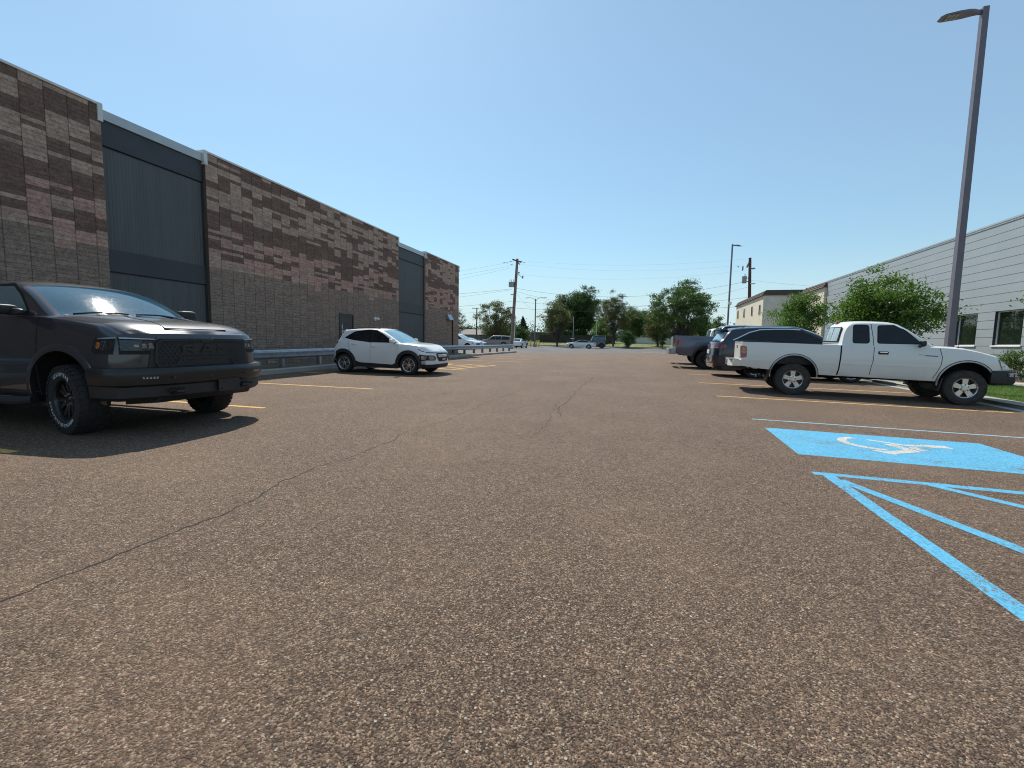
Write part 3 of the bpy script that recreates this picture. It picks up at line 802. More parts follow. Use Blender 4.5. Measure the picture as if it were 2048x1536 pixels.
segs.append((y, ytot[1]))
bands(ytot[0], ytot[1], levels[0], WZ0); bands(ytot[0], ytot[1], WZ1, levels[-1])
for a, b in segs: bands(a, b, WZ0, WZ1)
mb.face([(XR + .018, ytot[1], 0), (XR + 20, ytot[1], 0), (XR + 20, ytot[1], 6.74), (XR + .018, ytot[1], 6.74)])
mb.face([(XR + .018, ytot[0], 0), (XR + 20, ytot[0], 0), (XR + 20, ytot[0], 6.74), (XR + .018, ytot[0], 6.74)])
mb.build('wall', 'siding', rb, smooth=0)
mb = MB(); mb.box(XR - .03, XR + 20, ytot[0] - .05, ytot[1] + .03, 6.735, 6.80); mb.build('roof_trim', 'white_trim', rb, smooth=0)
mb = MB(); mb.box(XR - .06, XR + 20, ytot[0] - .06, ytot[1] + .04, 6.803, 6.88); mb.build('roof', 'coping', rb, smooth=0)
mb = MB(); mb.box(XR + .0, XR + .2, ytot[0], ytot[1], 0, levels[0]); mb.build('foundation', 'concrete', rb, smooth=0)
mb = MB(); mb.box(XR - .012, XR + .02, 27.30, 27.42, WZ0, 6.73); mb.build('joint_trim', 'white_trim', rb, smooth=0)
for a, b in WIN:
    w = MB(); w.box(XR + .14, XR + .17, a + .05, b - .05, WZ0 + .05, WZ1 - .05)
    wf = MB(); t = .05
    wf.box(XR + .10, XR + .18, a, a + t, WZ0, WZ1); wf.box(XR + .10, XR + .18, b - t, b, WZ0, WZ1)
    wf.box(XR + .101, XR + .179, a + t, b - t, WZ0, WZ0 + t); wf.box(XR + .101, XR + .179, a + t, b - t, WZ1 - t, WZ1)
    fr = wf.build('window', 'white_trim', rb, smooth=0)
    w.build('pane', 'glass_green', fr, smooth=0)
    r = MB(); r.box(XR + .001, XR + .10, a - .001, a + .012, WZ0, WZ1); r.box(XR + .001, XR + .10, b - .012, b + .001, WZ0, WZ1); r.box(XR + .001, XR + .10, a, b, WZ1 - .012, WZ1 + .001)
    r.build('reveal', 'slate_band', fr, smooth=0)
    s = MB(); s.hexa([(XR - .05, a - .04, WZ0 - .04), (XR + .10, a - .04, WZ0 - .04), (XR + .10, b + .04, WZ0 - .04), (XR - .05, b + .04, WZ0 - .04), (XR - .05, a - .04, WZ0 + .015), (XR + .10, a - .04, WZ0 + .035), (XR + .10, b + .04, WZ0 + .035), (XR - .05, b + .04, WZ0 + .015)])
    s.build('sill', 'white_trim', fr, smooth=0)

# ------------------------------------------------------------------ beige building with a shake mansard
bb = empty('stucco_building', (0, 0, 0))
tag(bb, 'two storey cream stucco building with brown shake mansard roof edge', 'building')
mb = MB(); mb.box(11.45, 22, 50.0, 63.1, 0, 6.5); mb.build('wall', 'stucco', bb, smooth=0)
mb = MB(); mb.box(14.62, 22, 43.95, 49.998, 0, 6.5); mb.build('wall', 'stucco', bb, smooth=0)
mb = MB(); mb.box(11.46, 14.62, 49.96, 49.998, 0, 6.48); mb.build('end_wall', 'stucco_grey', bb, smooth=0)  # thin facing slab that carries the painted shade tone
mb = MB()
def mansard(x0, x1, y0, y1, z0, z1, ins):
    n = 3
    for k in range(n):
        a = k / n; b = (k + 1) / n; zz0 = z0 + (z1 - z0) * a; zz1 = z0 + (z1 - z0) * b; i0 = ins * a - .06; i1 = ins * b
        q = lambda i, z: [(x0 + i, y0 + i * .3, z), (x1, y0 + i * .3, z), (x1, y1 - i, z), (x0 + i, y1 - i, z)]
        A = q(i0, zz0); B = q(i1, zz1)
        mb.grid([A, B], cu=True)
        if k == 0: mb.face(A[::-1])
    mb.face(q(ins, z1))
mansard(11.32, 22, 49.82, 63.3, 6.36, 6.88, .35); mansard(14.50, 22, 43.9, 49.815, 6.36, 6.90, .35)
mb.build('roof', 'shingle', bb, smooth=0)
for y, z in ((51.1, 5.05), (54.4, 5.15), (58.2, 5.2), (61.7, 5.25), (51.6, 2.95), (54.9, 2.95), (58.4, 2.95), (61.8, 3.0)):
    mb = MB(); mb.box(11.40, 11.52, y - .22, y + .22, z - .45, z + .45); fr = mb.build('window', 'glass_dark', bb, smooth=0)
    mb = MB(); mb.box(11.38, 11.45, y + .22, y + .27, z - .5, z + .5); mb.box(11.38, 11.45, y - .27, y - .22, z - .5, z + .5); mb.build('frame', 'stucco_grey', fr, smooth=0)

# ------------------------------------------------------------------ lamp posts
def shoebox(name, x, y, z0, top, hx, label, cam_box=False, group='parking lot lamp posts'):
    r = empty(name, (x, y, z0)); tag(r, label, 'lamp post', group); h = top - z0
    mb = MB(); s = .085 if not cam_box else .062; rows = []
    for z, w in ((.55, s), (h - .02, s * .82), (h, s * .78)): rows.append([(-w, -w, z), (w, -w, z), (w, w, z), (-w, w, z)])
    mb.grid(rows, cu=True); mb.face(rows[-1]); mb.build('pole', 'pole_paint', r, smooth=0)
    mb = MB(); mb.lathe([(0, -.3), (.26, -.3), (.26, .56), (.24, .58), (0, .58)], (0, 0, 0), 24, axis='z'); mb.build('base', 'concrete', r)
    mb = MB(); mb.box(-.13, .13, -.13, .13, .58, .64); mb.build('base_cover', 'pole_paint', r, smooth=0)
    # arm and LED head
    sgn = -1 if hx < 0 else 1; L = abs(hx)
    mb = MB(); rows = []
    for t, w, za, zb in ((.07, .035, -.16, -.06), (.16, .045, -.15, -.055), (.26, .10, -.13, -.05), (.40, .15, -.125, -.06), (.62, .17, -.13, -.075), (L - .10, .15, -.145, -.10), (L, .09, -.155, -.125)):
        rows.append([(sgn * t, -w, h + za), (sgn * t, w, h + za), (sgn * t, w * .92, h + zb), (sgn * t, -w * .92, h + zb)])
    mb.grid(rows, cu=True); mb.face(rows[0]); mb.face(rows[-1]); hd = mb.build('lamp_head', 'pole_paint', r, smooth=50)
    mb = MB()
    for i in range(3):
        for j in range(2):
            x0 = .60 + i * .095; y0 = -.13 + j * .135
            mb.box(min(sgn * x0, sgn * (x0 + .078)), max(sgn * x0, sgn * (x0 + .078)), y0, y0 + .115, h - .15 - .002 * i, h - .135)
    mb.build('lens', 'lamp_lens', hd, smooth=0)
    if cam_box:
        mb = MB(); mb.box(-.16, .14, -.22, -.08, 5.15 - z0, 5.30 - z0); mb.blob((.02, -.18, 5.10 - z0), (.13, .12, .13), 2); mb.build('camera_dome', 'white_gloss', r)
    return r
shoebox('lamp_post', 8.62, 16.1, .12, 10.57, -1.02, 'tall square bronze lamp post with LED head rising behind the white pickup')
lp2 = shoebox('lamp_post', 7.52, 45.0, .30, 10.40, .62, 'distant slim lamp post beside the far pickups with white dome camera', True)
lp2.rotation_euler = (0, 0, .3)
r = empty('street_lamp', (-18.5, 80, .57)); tag(r, 'twin arm lamp post with curved arms in the far lot', 'lamp post')
mb = MB(); mb.tube([(0, 0, 0), (0, 0, 8.7)], [.14, .09], 10); mb.build('pole', 'pole_paint', r)
for s in (-1, 1):
    mb = MB(); mb.tube([(0, 0, 8.2), (s * .35, 0, 8.65), (s * .8, 0, 8.85), (s * 1.3, 0, 8.88)], .035, 6); a = mb.build('arm', 'pole_paint', r)
    mb = MB(); mb.blob((s * 1.65, 0, 8.84), (.40, .13, .055), 2.6); mb.build('lamp_head', 'pole_paint', a)
mb = MB(); mb.lathe([(0, 0), (.32, 0), (.32, .75), (0, .75)], (0, 0, -.1), 16, axis='z'); mb.build('base', 'concrete', r)
for dx, dy in ((-.65, -.3), (.5, -.5), (.75, .2)):
    mb = MB(); mb.lathe([(.11, 0), (.11, 1.15), (.07, 1.22), (0, 1.24)], (0, 0, 0), 12, axis='z'); b = mb.build('bollard', 'bollard')
    b.location = (-18.5 + dx, 80 + dy, gz(-18.5, 80)); tag(b, {-.65: 'left yellow bollard at the foot of the twin lamp post', .5: 'front yellow bollard at the foot of the twin lamp post', .75: 'right yellow bollard at the foot of the twin lamp post'}[dx], 'bollard', 'yellow bollards')
# sign posts in front of the dense tree
for x, y, h, lab in ((-12.15, 84, 5.6, 'thin pole with small plate in front of the dense dark tree'), (-7.95, 84.5, 5.1, 'thin mast with cross bar at the right edge of the dense tree')):
    r = empty('sign_pole', (x, y, gz(x, y))); tag(r, lab, 'pole')
    mb = MB(); mb.tube([(0, 0, 0), (0, 0, h)], .05, 6); mb.build('pole', 'galv', r)
    mb = MB(); mb.box(-.45, .25, -.02, .0, 1.5 if x < -10 else h - .2, 1.62 if x < -10 else h - .12); mb.build('plate', 'white_gloss', r, smooth=0)

# ------------------------------------------------------------------ utility poles and wires
def utility(name, base, top, rad, mat, label):
    r = empty(name, base); tag(r, label, 'utility pole', 'wooden utility poles')
    v = Vector(top) - Vector(base); mb = MB(); mb.tube([(0, 0, -.3), v * .5, v], [rad * 1.15, rad, rad * .8], 10); mb.build('pole', mat, r)
    return r, v
r, v = utility('utility_pole', (-17.2, 60, .41), (-16.55, 60, 12.6), .21, 'wood', 'leaning brown wooden utility pole at the end of the guardrail')
mb = MB(); mb.hexa([(-.35 + .6, -1.1, 11.85), (-.22 + .6, -1.1, 11.85), (.35 + .6, 1.1, 11.85), (.22 + .6, 1.1, 11.85), (-.35 + .6, -1.1, 12.0), (-.22 + .6, -1.1, 12.0), (.35 + .6, 1.1, 12.0), (.22 + .6, 1.1, 12.0)]); mb.tube([(.55, -.2, 11.95), (1.15, -.6, 11.35)], .07, 6); mb.build('crossarm', 'wood_dark', r)
mb = MB()
for x, z in ((-.6, 12.05), (-1.1, 11.85), (-.45, 11.65), (-1.5, 11.9), (.9, 12.0), (1.3, 11.8)): mb.blob((x + .3, 0, z - .15), (.18, .05, .05), 2)
mb.build('insulator', 'steel_box', r)
mb = MB(); mb.tube([(.75, 0, 10.2), (1.35, 0, 9.7)], .04, 6); mb.blob((1.45, 0, 9.75), (.10, .10, .22)); mb.blob((.9, 0, 10.35), (.12, .1, .12)); mb.build('switch_gear', 'steel_box', r)
mb = MB(); mb.box(-.42, .27, -.3, .3, 8.45, 9.1)
for i in range(3): mb.tube([(-.34 + i * .24, 0, 9.1), (-.34 + i * .24, 0, 9.45)], .035, 6)
mb.build('transformer', 'steel_box', r)
mb = MB(); mb.tube([(.42, -.2, 0), (.62, -.2, 4.6)], .05, 6); mb.build('conduit', 'white_gloss', r)
mb = MB(); mb.box(-.55, .35, -.3, -.2, 5.55, 5.68); mb.tube([(-.2, 0, 7.4), (.3, 0, 7.5)], .05, 6); mb.build('bracket', 'wood_dark', r)
r, v = utility('utility_pole', (12.55, 60, .3), (12.02, 60, 11.8), .19, 'wood_dark', 'dark wooden utility pole with drum transformer in front of the cream building')
mb = MB(); mb.hexa([(-1.05, -1., 10.2), (-.93, -1., 10.2), (-.42, .3, 11.0), (-.54, .3, 11.0), (-1.05, -1., 10.4), (-.93, -1., 10.4), (-.42, .3, 11.25), (-.54, .3, 11.25)]); mb.build('crossarm', 'wood_dark', r)
mb = MB(); mb.blob((-1.25, 0, 10.3), (.09, .09, .3)); mb.blob((-.1, 0, 10.25), (.22, .1, .1)); mb.blob((-1.75, 0, 10.5), (.08, .08, .08)); mb.build('insulator', 'steel_box', r)
mb = MB(); mb.lathe([(0, 0), (.24, 0), (.26, .05), (.26, .75), (.30, .78), (.10, .84), (0, .84)], (-1.0, 0, 8.55), 16, axis='z'); mb.tube([(-.95, 0, 9.4), (-.95, 0, 9.65)], .05, 6); mb.box(-.8, -.4, -.04, .04, 8.7, 8.78); mb.box(-.8, -.4, -.04, .04, 9.1, 9.18); mb.build('transformer', 'steel_box', r)
mb = MB(); mb.blob((-.1, -.25, 8.45), (.30, .12, .07)); mb.build('bracket', 'white_gloss', r)
r, v = utility('utility_pole', (-40.9, 110, .7), (-40.9, 110, 9.9), .16, 'wood_dark', 'small far utility pole left of the bare branched tree')
mb = MB(); mb.box(-1.3, .5, -.06, .06, 9.2, 9.35); mb.build('crossarm', 'wood_dark', r)
def wire(a, b, sag, r, label):
    a = Vector(a); b = Vector(b); P_ = []
    for k in range(17):
        t = k / 16; p = a.lerp(b, t); p.z -= sag * 4 * t * (1 - t); P_.append(p)
    mb = MB(); mb.tube(P_, r * (.5 if 'faint' in label else .7), 5, cap=False); o = mb.build('power_line', 'wire_grey' if 'faint' in label else 'wire', smooth=60); tag(o, label, 'wire', 'overhead wires')
wire((-52, 62, 9.3), (-16.9, 60, 12.3), .5, .011, 'topmost of the three wires from the left building to the leaning pole')
wire((-52, 62, 8.4), (-16.9, 60, 11.8), .5, .011, 'middle of the three wires from the left building to the leaning pole')
wire((-52, 62, 7.4), (-17.6, 60, 11.4), .6, .011, 'lowest of the three wires from the left building to the leaning pole')
wire((-52, 60, 7.6), (-17.2, 60, 8.6), .5, .020, 'thick upper telephone cable left of the leaning pole')
wire((-52, 60, 6.2), (-17.2, 60, 8.5), .6, .014, 'thin telephone cable just below the thick one, left of the leaning pole')
wire((-52, 60, 5.6), (-17.2, 60, 6.9), .5, .020, 'cable meeting the leaning pole low on its left side')
wire((-52, 60, 4.0), (-17.3, 60, 6.0), .5, .013, 'lowest cable on the left side of the leaning pole')
wire((-16.6, 60, 12.4), (12.0, 60, 11.7), .7, .009, 'faint topmost wire spanning between the two wooden poles')
wire((-16.3, 60, 11.9), (11.4, 60, 11.0), .8, .009, 'second faint wire spanning between the two wooden poles')
wire((-16.8, 60, 10.6), (12.0, 60, 10.4), .9, .009, 'third faint wire spanning between the two wooden poles')
wire((-16.8, 60, 8.7), (12.0, 60, 9.1), 1.5, .017, 'thick sagging cable from the leaning pole to the drum transformer')
wire((-16.8, 60, 8.3), (12.0, 60, 8.4), 2.2, .014, 'deeply sagging cable below the thick one between the two poles')
wire((-16.6, 60, 6.9), (12.2, 60, 7.2), .9, .017, 'cable crossing in front of the tree crowns at mid height')
wire((-16.6, 60, 6.0), (12.3, 60, 6.2), .6, .020, 'lowest dark cable crossing in front of the tree crowns')
wire((-16.8, 60, 8.4), (-12.4, 60, 5.6), 1.0, .010, 'loose drop wire hanging down to the right of the leaning pole')
wire((12.0, 60, 9.2), (45, 66, 8.0), .6, .010, 'thin wire running right from the dark utility pole above the cream building')
wire((12.2, 60, 6.9), (45, 62, 6.6), .5, .014, 'cable running right from the dark utility pole across the shake roof')

# ------------------------------------------------------------------ far buildings
def far_box(name, x0, x1, y0, y1, z0, z1, mat, label, roofmat='far_roof', over=.5, rh=.25):
    r = empty(name, ((x0 + x1) / 2, y0, z0)); cx = (x0 + x1) / 2; tag(r, label, 'building')
    mb = MB(); mb.box(x0 - cx, x1 - cx, 0, y1 - y0, -1, z1 - z0); mb.build('wall', mat, r, smooth=0)
    mb = MB(); mb.box(x0 - cx - over, x1 - cx + over, -over, y1 - y0 + over, z1 - z0 + .002, z1 - z0 + rh); mb.build('roof', roofmat, r, smooth=0)
    return r
r = far_box('flat_roofed_building', -32.4, -21.5, 118, 128, 1.7, 4.15, 'far_wall', 'low flat roofed grey brown building beyond the far lot', 'far_white', 1.0, .18)
mb = MB(); mb.box(-4.2, -3.4, -.05, .05, .4, 1.7); f = mb.build('window', 'glass_dark', r, smooth=0)
mb = MB(); mb.box(-4.35, -4.2, -.08, .0, .3, 1.8); mb.box(-3.4, -3.25, -.08, 0, .3, 1.8); mb.box(-4.2, -3.4, -.08, 0, 1.7, 1.85); mb.build('frame', 'far_white', f, smooth=0)
far_box('white_building', -2.3, 9.0, 112, 118, 1.7, 3.0, 'far_white', 'low white walled building between the tree trunks', 'far_white', .1, .08)
r = empty('house', (-50, 125, 1.6)); tag(r, 'house with low brown gabled roof beyond the white van', 'building')
mb = MB(); mb.box(-7, 4.5, 0, 9, -1, 1.9); mb.build('wall', 'far_wall', r, smooth=0)
mb = MB(); mb.hexa([(-7.6, -.6, 1.9), (5.1, -.6, 1.9), (5.1, 9.6, 1.9), (-7.6, 9.6, 1.9), (-7, 4.3, 3.6), (3.6, 4.3, 3.6), (3.6, 4.7, 3.6), (-7, 4.7, 3.6)]); mb.build('roof', 'far_roof', r, smooth=0)
r = empty('board_fence', (-14, 104, gz(-14, 104))); tag(r, 'low dark board fence at the foot of the dense trees', 'fence')
mb = MB()
for k in range(70): mb.box(-9 + k * .25, -9 + k * .25 + .235, 0, .03, -.3, 1.75 + .04 * (k % 3))
mb.build('fence_boards', 'far_dark', r, smooth=0)
mb = MB(); mb.box(-9, 8.5, .031, .08, .3, .4); mb.box(-9, 8.5, .031, .08, 1.3, 1.4); mb.build('rail', 'wood_dark', r, smooth=0)
# ------------------------------------------------------------------ trees
def leaves_mesh(name, C, size, mat, parent, rng, aspect=.5, up=.3, clump=1):
    """C: (n,3) leaf centres; each leaf is a small folded quad"""
    n = len(C)
    nrm = rng.normal(size=(n, 3)); nrm[:, 2] += up; nrm /= np.linalg.norm(nrm, axis=1)[:, None]
    t = rng.normal(size=(n, 3)); t -= (t * nrm).sum(1)[:, None] * nrm; t /= np.linalg.norm(t, axis=1)[:, None]
    b = np.cross(nrm, t); s = size * rng.uniform(.6, 1.35, n)[:, None]
    V = np.empty((n, 4, 3)); V[:, 0] = C - t * s; V[:, 1] = C + b * s * aspect + nrm * s * .15; V[:, 2] = C + t * s; V[:, 3] = C - b * s * aspect + nrm * s * .15
    me = bpy.data.meshes.new(name); me.vertices.add(n * 4); me.vertices.foreach_set('co', V.reshape(-1).astype(np.float32))
    me.loops.add(n * 4); me.loops.foreach_set('vertex_index', np.arange(n * 4, dtype=np.int32))
    me.polygons.add(n); me.polygons.foreach_set('loop_start', np.arange(0, n * 4, 4, dtype=np.int32))
    me.materials.append(MATS[mat]); me.update(); me.validate()
    o = bpy.data.objects.new(name, me); COL.objects.link(o); o.parent = parent; return o

def tree(name, x, y, z, h, w, label, seed, leaf='leaf_mid', nclump=70, per=90, leafsize=.1, trunk_h=.25, trunk_r=.12, clump_r=.35, shell=.5, depth=None, stems=1, lean=(0, 0), shape=1.0, group=None, cat='tree', flat=1.0, limbs=True):
    rng = np.random.default_rng(seed); r = empty(name, (x, y, z)); tag(r, label, cat, group); d = depth or w
    th = h * trunk_h; ch = h - th; ctr = np.array([lean[0], lean[1], th + ch * .5])
    # clump centres: uneven spread through an ellipsoid crown, more towards its skin
    C = []
    while len(C) < nclump:
        p = rng.normal(size=3); p /= np.linalg.norm(p); rr = shell + (1 - shell) * rng.random() if rng.random() < .75 else rng.random() * .8
        az = atan2(p[1], p[0]); wob = 1 + .16 * sin(3 * az + seed) + .12 * sin(5 * az + 2 * seed + 3 * p[2])
        q = p * rr * wob; zz = q[2]
        wid = (1 - .35 * max(0, zz)) if shape >= 1 else (1.05 - .55 * (zz * .5 + .5))
        c = ctr + np.array([q[0] * w / 2 * wid, q[1] * d / 2 * wid, zz * ch / 2])
        if c[2] > th * .75: C.append(c)
    C = np.array(C); rad = clump_r * rng.uniform(.55, 1.35, len(C))
    n = (per * (rad / clump_r) ** 2).astype(int) + 4
    pts = []
    for c, rr, k in zip(C, rad, n):
        q = rng.normal(size=(k, 3)) * np.array([1, 1, .62]) * rr * .62; pts.append(c + q)
    pts = np.concatenate(pts)
    leaves_mesh('crown', pts, leafsize, leaf, r, rng)
    mb = MB()
    for s in range(stems):
        a = 2 * pi * s / max(1, stems) + seed; off = 0 if stems == 1 else trunk_r * 1.1
        top = ctr + np.array([cos(a), sin(a), 0]) * (w * .16 if stems > 1 else 0.02) + np.array([0, 0, ch * .22])
        b0 = np.array([cos(a) * off, sin(a) * off, -.15]); mid = b0 * .6 + top * .4; mid[0] += rng.normal() * .05 * w; mid[2] = th * .9
        tr = trunk_r / sqrt(stems)
        path = [b0, (b0 + mid) / 2 + rng.normal(size=3) * .02 * h * np.array([1, 1, 0]), mid, (mid + top) / 2 + rng.normal(size=3) * .03 * w, top]
        mb.tube([tuple(q) for q in path], [tr * 1.25, tr, tr * .82, tr * .5, tr * .18], 8)
        if limbs:
            for i in range(s, len(C), stems):
                c = C[i]; t = min(.95, max(.22, (c[2] - th * .5) / (h) * .9)) * rng.uniform(.55, .95)
                k = t * (len(path) - 1); j = min(int(k), len(path) - 2); p0 = path[j] + (path[j + 1] - path[j]) * (k - j)
                if p0[2] > c[2]: p0 = path[2] * 1.0
                m1 = p0 + (c - p0) * .5 + np.array([0, 0, -.05 * np.linalg.norm(c - p0)]) + rng.normal(size=3) * .03 * w
                br = tr * .30 * (1 - .5 * t) * rng.uniform(.6, 1.2)
                mb.tube([tuple(p0), tuple(m1), tuple(c)], [br, br * .6, br * .2], 5, cap=False)
    mb.build('trunk', 'bark', r)
    return r
gt = 'trees along the far verge'
tree('small_tree', 9.3, 21.4, .2, 4.1, 3.8, 'full bright green tree behind the cab of the white pickup', 5, 'leaf_bright', 150, 150, .055, .30, .075, .34, .35, group='young trees by the pale metal building', depth=3.6)
tree('small_tree', 8.6, 29.5, .3, 4.25, 3.3, 'smaller yellow green tree above the roof of the navy crossover', 8, 'leaf_bright', 100, 150, .055, .25, .06, .33, .4, group='young trees by the pale metal building')
tree('small_tree', 13.3, 18.6, .27, 3.9, 2.4, 'young tree reaching in from the right edge of the frame', 12, 'leaf_bright', 60, 80, .055, .35, .05, .28, .4, group='young trees by the pale metal building')
tree('locust_tree', -31.0, 95, 1.0, 9.6, 8.8, 'open crowned tree with bare limbs behind the tan vehicle', 21, 'leaf_olive', 160, 85, .11, .22, .30, .55, .72, stems=4, group=gt)
tree('broad_bush', -35.5, 112, 1.5, 5.6, 8.5, 'dark rounded bush under the open crowned tree', 22, 'leaf_dark', 90, 90, .16, .05, .15, .8, .3, group=gt)
tree('broad_bush', -28.5, 108, 1.4, 4.4, 4.2, 'dark bush right behind the leaning utility pole', 23, 'leaf_dark', 50, 80, .15, .05, .15, .7, .3, group=gt)
tree('maple_tree', -15.5, 86, .8, 8.7, 6.6, 'olive green rounded tree left of the dense dark tree', 24, 'leaf_olive', 160, 100, .10, .22, .16, .55, .4, group=gt, stems=1)
tree('cottonwood_tree', -18.9, 114, 1.7, 12.0, 8.4, 'left half of the tall dense dark tree', 25, 'leaf_dark', 190, 200, .16, .05, .35, .95, .4, group=gt, limbs=False)
tree('cottonwood_tree', -14.2, 116, 1.7, 14.4, 9.4, 'tall dense dark green tree behind the white convertible', 26, 'leaf_dark', 230, 200, .16, .04, .4, 1.0, .4, group=gt, limbs=False)
tree('locust_tree', -5.2, 90, .85, 9.9, 7.4, 'airy tree with forked trunk right of the green off-road vehicle', 27, 'leaf_olive', 150, 110, .11, .30, .22, .55, .55, group=gt, stems=2)
tree('round_tree', -2.0, 124, 1.9, 9.8, 9.0, 'mid green rounded tree behind the white walled building', 28, 'leaf_mid', 150, 170, .16, .08, .3, .95, .4, group=gt)
tree('round_tree', 4.0, 128, 1.9, 9.6, 9.0, 'dark rounded tree just left of the widest locust', 29, 'leaf_dark', 150, 170, .16, .08, .3, .95, .4, group=gt)
tree('locust_tree', 7.2, 88, .75, 12.2, 12.6, 'widest locust tree with layered crown left of the far lamp post', 30, 'leaf_mid', 280, 150, .12, .20, .32, .62, .55, group=gt, stems=3)
tree('locust_tree', 3.2, 96, 1.1, 7.6, 5.8, 'lower brownish tree under the left side of the widest locust', 34, 'leaf_olive', 120, 130, .11, .2, .2, .6, .45, group=gt)
tree('locust_tree', 11.2, 97, 1.1, 6.3, 7.5, 'low tree under the right side of the widest locust', 35, 'leaf_mid', 130, 100, .12, .1, .2, .6, .45, group=gt)
tree('round_tree', 17.0, 110, 1.3, 6.2, 4.6, 'dark low tree between the widest locust and the cream building', 31, 'leaf_dark', 70, 90, .15, .1, .2, .7, .4, group=gt)
tree('round_shrub', -2.2, 84, .6, 3.6, 2.7, 'round green shrub standing alone before the white walled building', 32, 'leaf_mid', 60, 90, .09, .08, .06, .38, .4, group='shrubs on the far verge')
tree('round_shrub', 3.9, 87, .7, 3.2, 1.9, 'small dark conical shrub at the right end of the white walled building', 33, 'leaf_dark', 40, 80, .08, .12, .06, .3, .4, shape=.5, group='shrubs on the far verge')
tree('locust_tree', -33.4, 80, .6, 6.7, 3.2, 'thin branched tree at the corner of the block building', 36, 'leaf_olive', 45, 40, .10, .3, .12, .4, .6, group=gt)
tree('round_tree', -55.0, 138, 2.0, 4.6, 9.0, 'low dark tree far behind the white van', 37, 'leaf_dark', 70, 90, .18, .1, .2, .9, .4, group=gt)
tree('round_tree', -46.0, 134, 2.0, 4.2, 6.5, 'low dark tree between the gabled house and the open crowned tree', 38, 'leaf_dark', 60, 80, .18, .1, .2, .8, .4, group=gt)
tree('round_tree', -8.5, 106, 1.5, 5.6, 5.0, 'low bright tree between the dense tree and the forked tree', 39, 'leaf_bright', 70, 80, .14, .1, .2, .7, .4, group=gt)
tree('round_tree', -24.5, 124, 1.9, 3.4, 4.4, 'low dark tree at the right end of the flat roofed building', 40, 'leaf_dark', 40, 80, .15, .1, .2, .6, .4, group=gt)
def spruce(x, y, z, h, w, label, seed):
    rng = np.random.default_rng(seed); r = empty('spruce_tree', (x, y, z)); tag(r, label, 'tree', 'spruce trees'); pts = []
    for t in np.linspace(.04, 1, 24):
        rr = w / 2 * (1 - t) ** .8 + .05; zz = h * t; m = int(14 * rr + 5)
        for k in range(m):
            a = rng.random() * 2 * pi; L = rr * rng.uniform(.75, 1.12)
            for q in np.linspace(.15, 1, 9):
                pts += [(cos(a) * L * q + rng.normal() * .07, sin(a) * L * q + rng.normal() * .07, zz - L * q * .32 + rng.normal() * .1) for _ in range(4)]
    leaves_mesh('crown', np.array(pts), .13, 'needle', r, rng, .45)
    mb = MB(); mb.tube([(0, 0, -.3), (0, 0, h * .97)], [.18, .02], 8); mb.build('trunk', 'bark', r)
spruce(-33.8, 130, 1.6, 7.4, 6.2, 'taller spruce above the flat roofed building', 1)
spruce(-36.6, 128, 1.6, 5.6, 4.4, 'shorter spruce half hidden by the leaning utility pole', 2)

# far tree belt closing the horizon
rng = np.random.default_rng(77); pts = []
for k in range(1300):
    x = rng.uniform(-260, 240); y = 215 + rng.normal() * 8; hh = rng.uniform(2.5, 7.5) * (1 + .3 * sin(x * .07))
    m = 60; q = rng.normal(size=(m, 3)) * np.array([1.8, 1.8, hh * .28]); q += np.array([x, y, 2.4 + hh * .5]); q[:, 2] = np.maximum(q[:, 2], 2.2); pts.append(q)
belt = leaves_mesh('tree_belt', np.concatenate(pts), .36, 'leaf_dark', None, rng, .7)
tag(belt, 'distant belt of trees closing the horizon', 'woods', kind='stuff')

# hedge shrubs along the metal building
for k, (y, s, wd) in enumerate([(27.6, .75, .9), (26.2, .95, 1.1), (24.9, .9, 1.2), (23.5, 1.15, 1.3), (22.1, 1.2, 1.3), (20.8, 1.1, 1.3), (19.4, 1.1, 1.3)]):
    lab = ['low sparse shrub farthest along the metal building', 'shrub below the gap between the two windows', 'shrub under the left window of the metal building', 'leafy shrub under the right window', 'bushy shrub nearest the right edge in front of the siding', 'shrub at the right edge of the frame by the sidewalk', 'shrub just past the right edge by the sidewalk'][k]
    tree('garden_shrub', 14.0, y, gz(14, y) + .07, s, wd, lab, 60 + k, 'leaf_bright' if k % 2 else 'leaf_mid', 34, 70, .036, .05, .02, .16, .3, group='shrubs along the metal building', cat='shrub')

# lawn blades
rng = np.random.default_rng(5); n = 46000
X = rng.uniform(8.77, 11.98, n); Y = 10 + (rng.random(n) ** 1.5) * 16
Z = np.array([gz(a, b) for a, b in zip(X, Y)]) + .058
a = rng.uniform(0, 2 * pi, n); h = rng.uniform(.025, .075, n); w = .004; V = np.empty((n, 3, 3))
dx = np.cos(a) * w; dy = np.sin(a) * w
V[:, 0] = np.stack([X - dx, Y - dy, Z], 1); V[:, 1] = np.stack([X + dx, Y + dy, Z], 1)
V[:, 2] = np.stack([X + rng.normal(size=n) * .02, Y + rng.normal(size=n) * .02, Z + h], 1)
me = bpy.data.meshes.new('grass'); me.vertices.add(n * 3); me.vertices.foreach_set('co', V.reshape(-1).astype(np.float32)); me.loops.add(n * 3)
me.loops.foreach_set('vertex_index', np.arange(n * 3, dtype=np.int32)); me.polygons.add(n); me.polygons.foreach_set('loop_start', np.arange(0, n * 3, 3, dtype=np.int32))
me.materials.append(MATS['grass']); me.update(); me.validate()
o = bpy.data.objects.new('grass', me); COL.objects.link(o); tag(o, 'short green lawn grass between the kerb and the sidewalk', 'grass', kind='stuff')
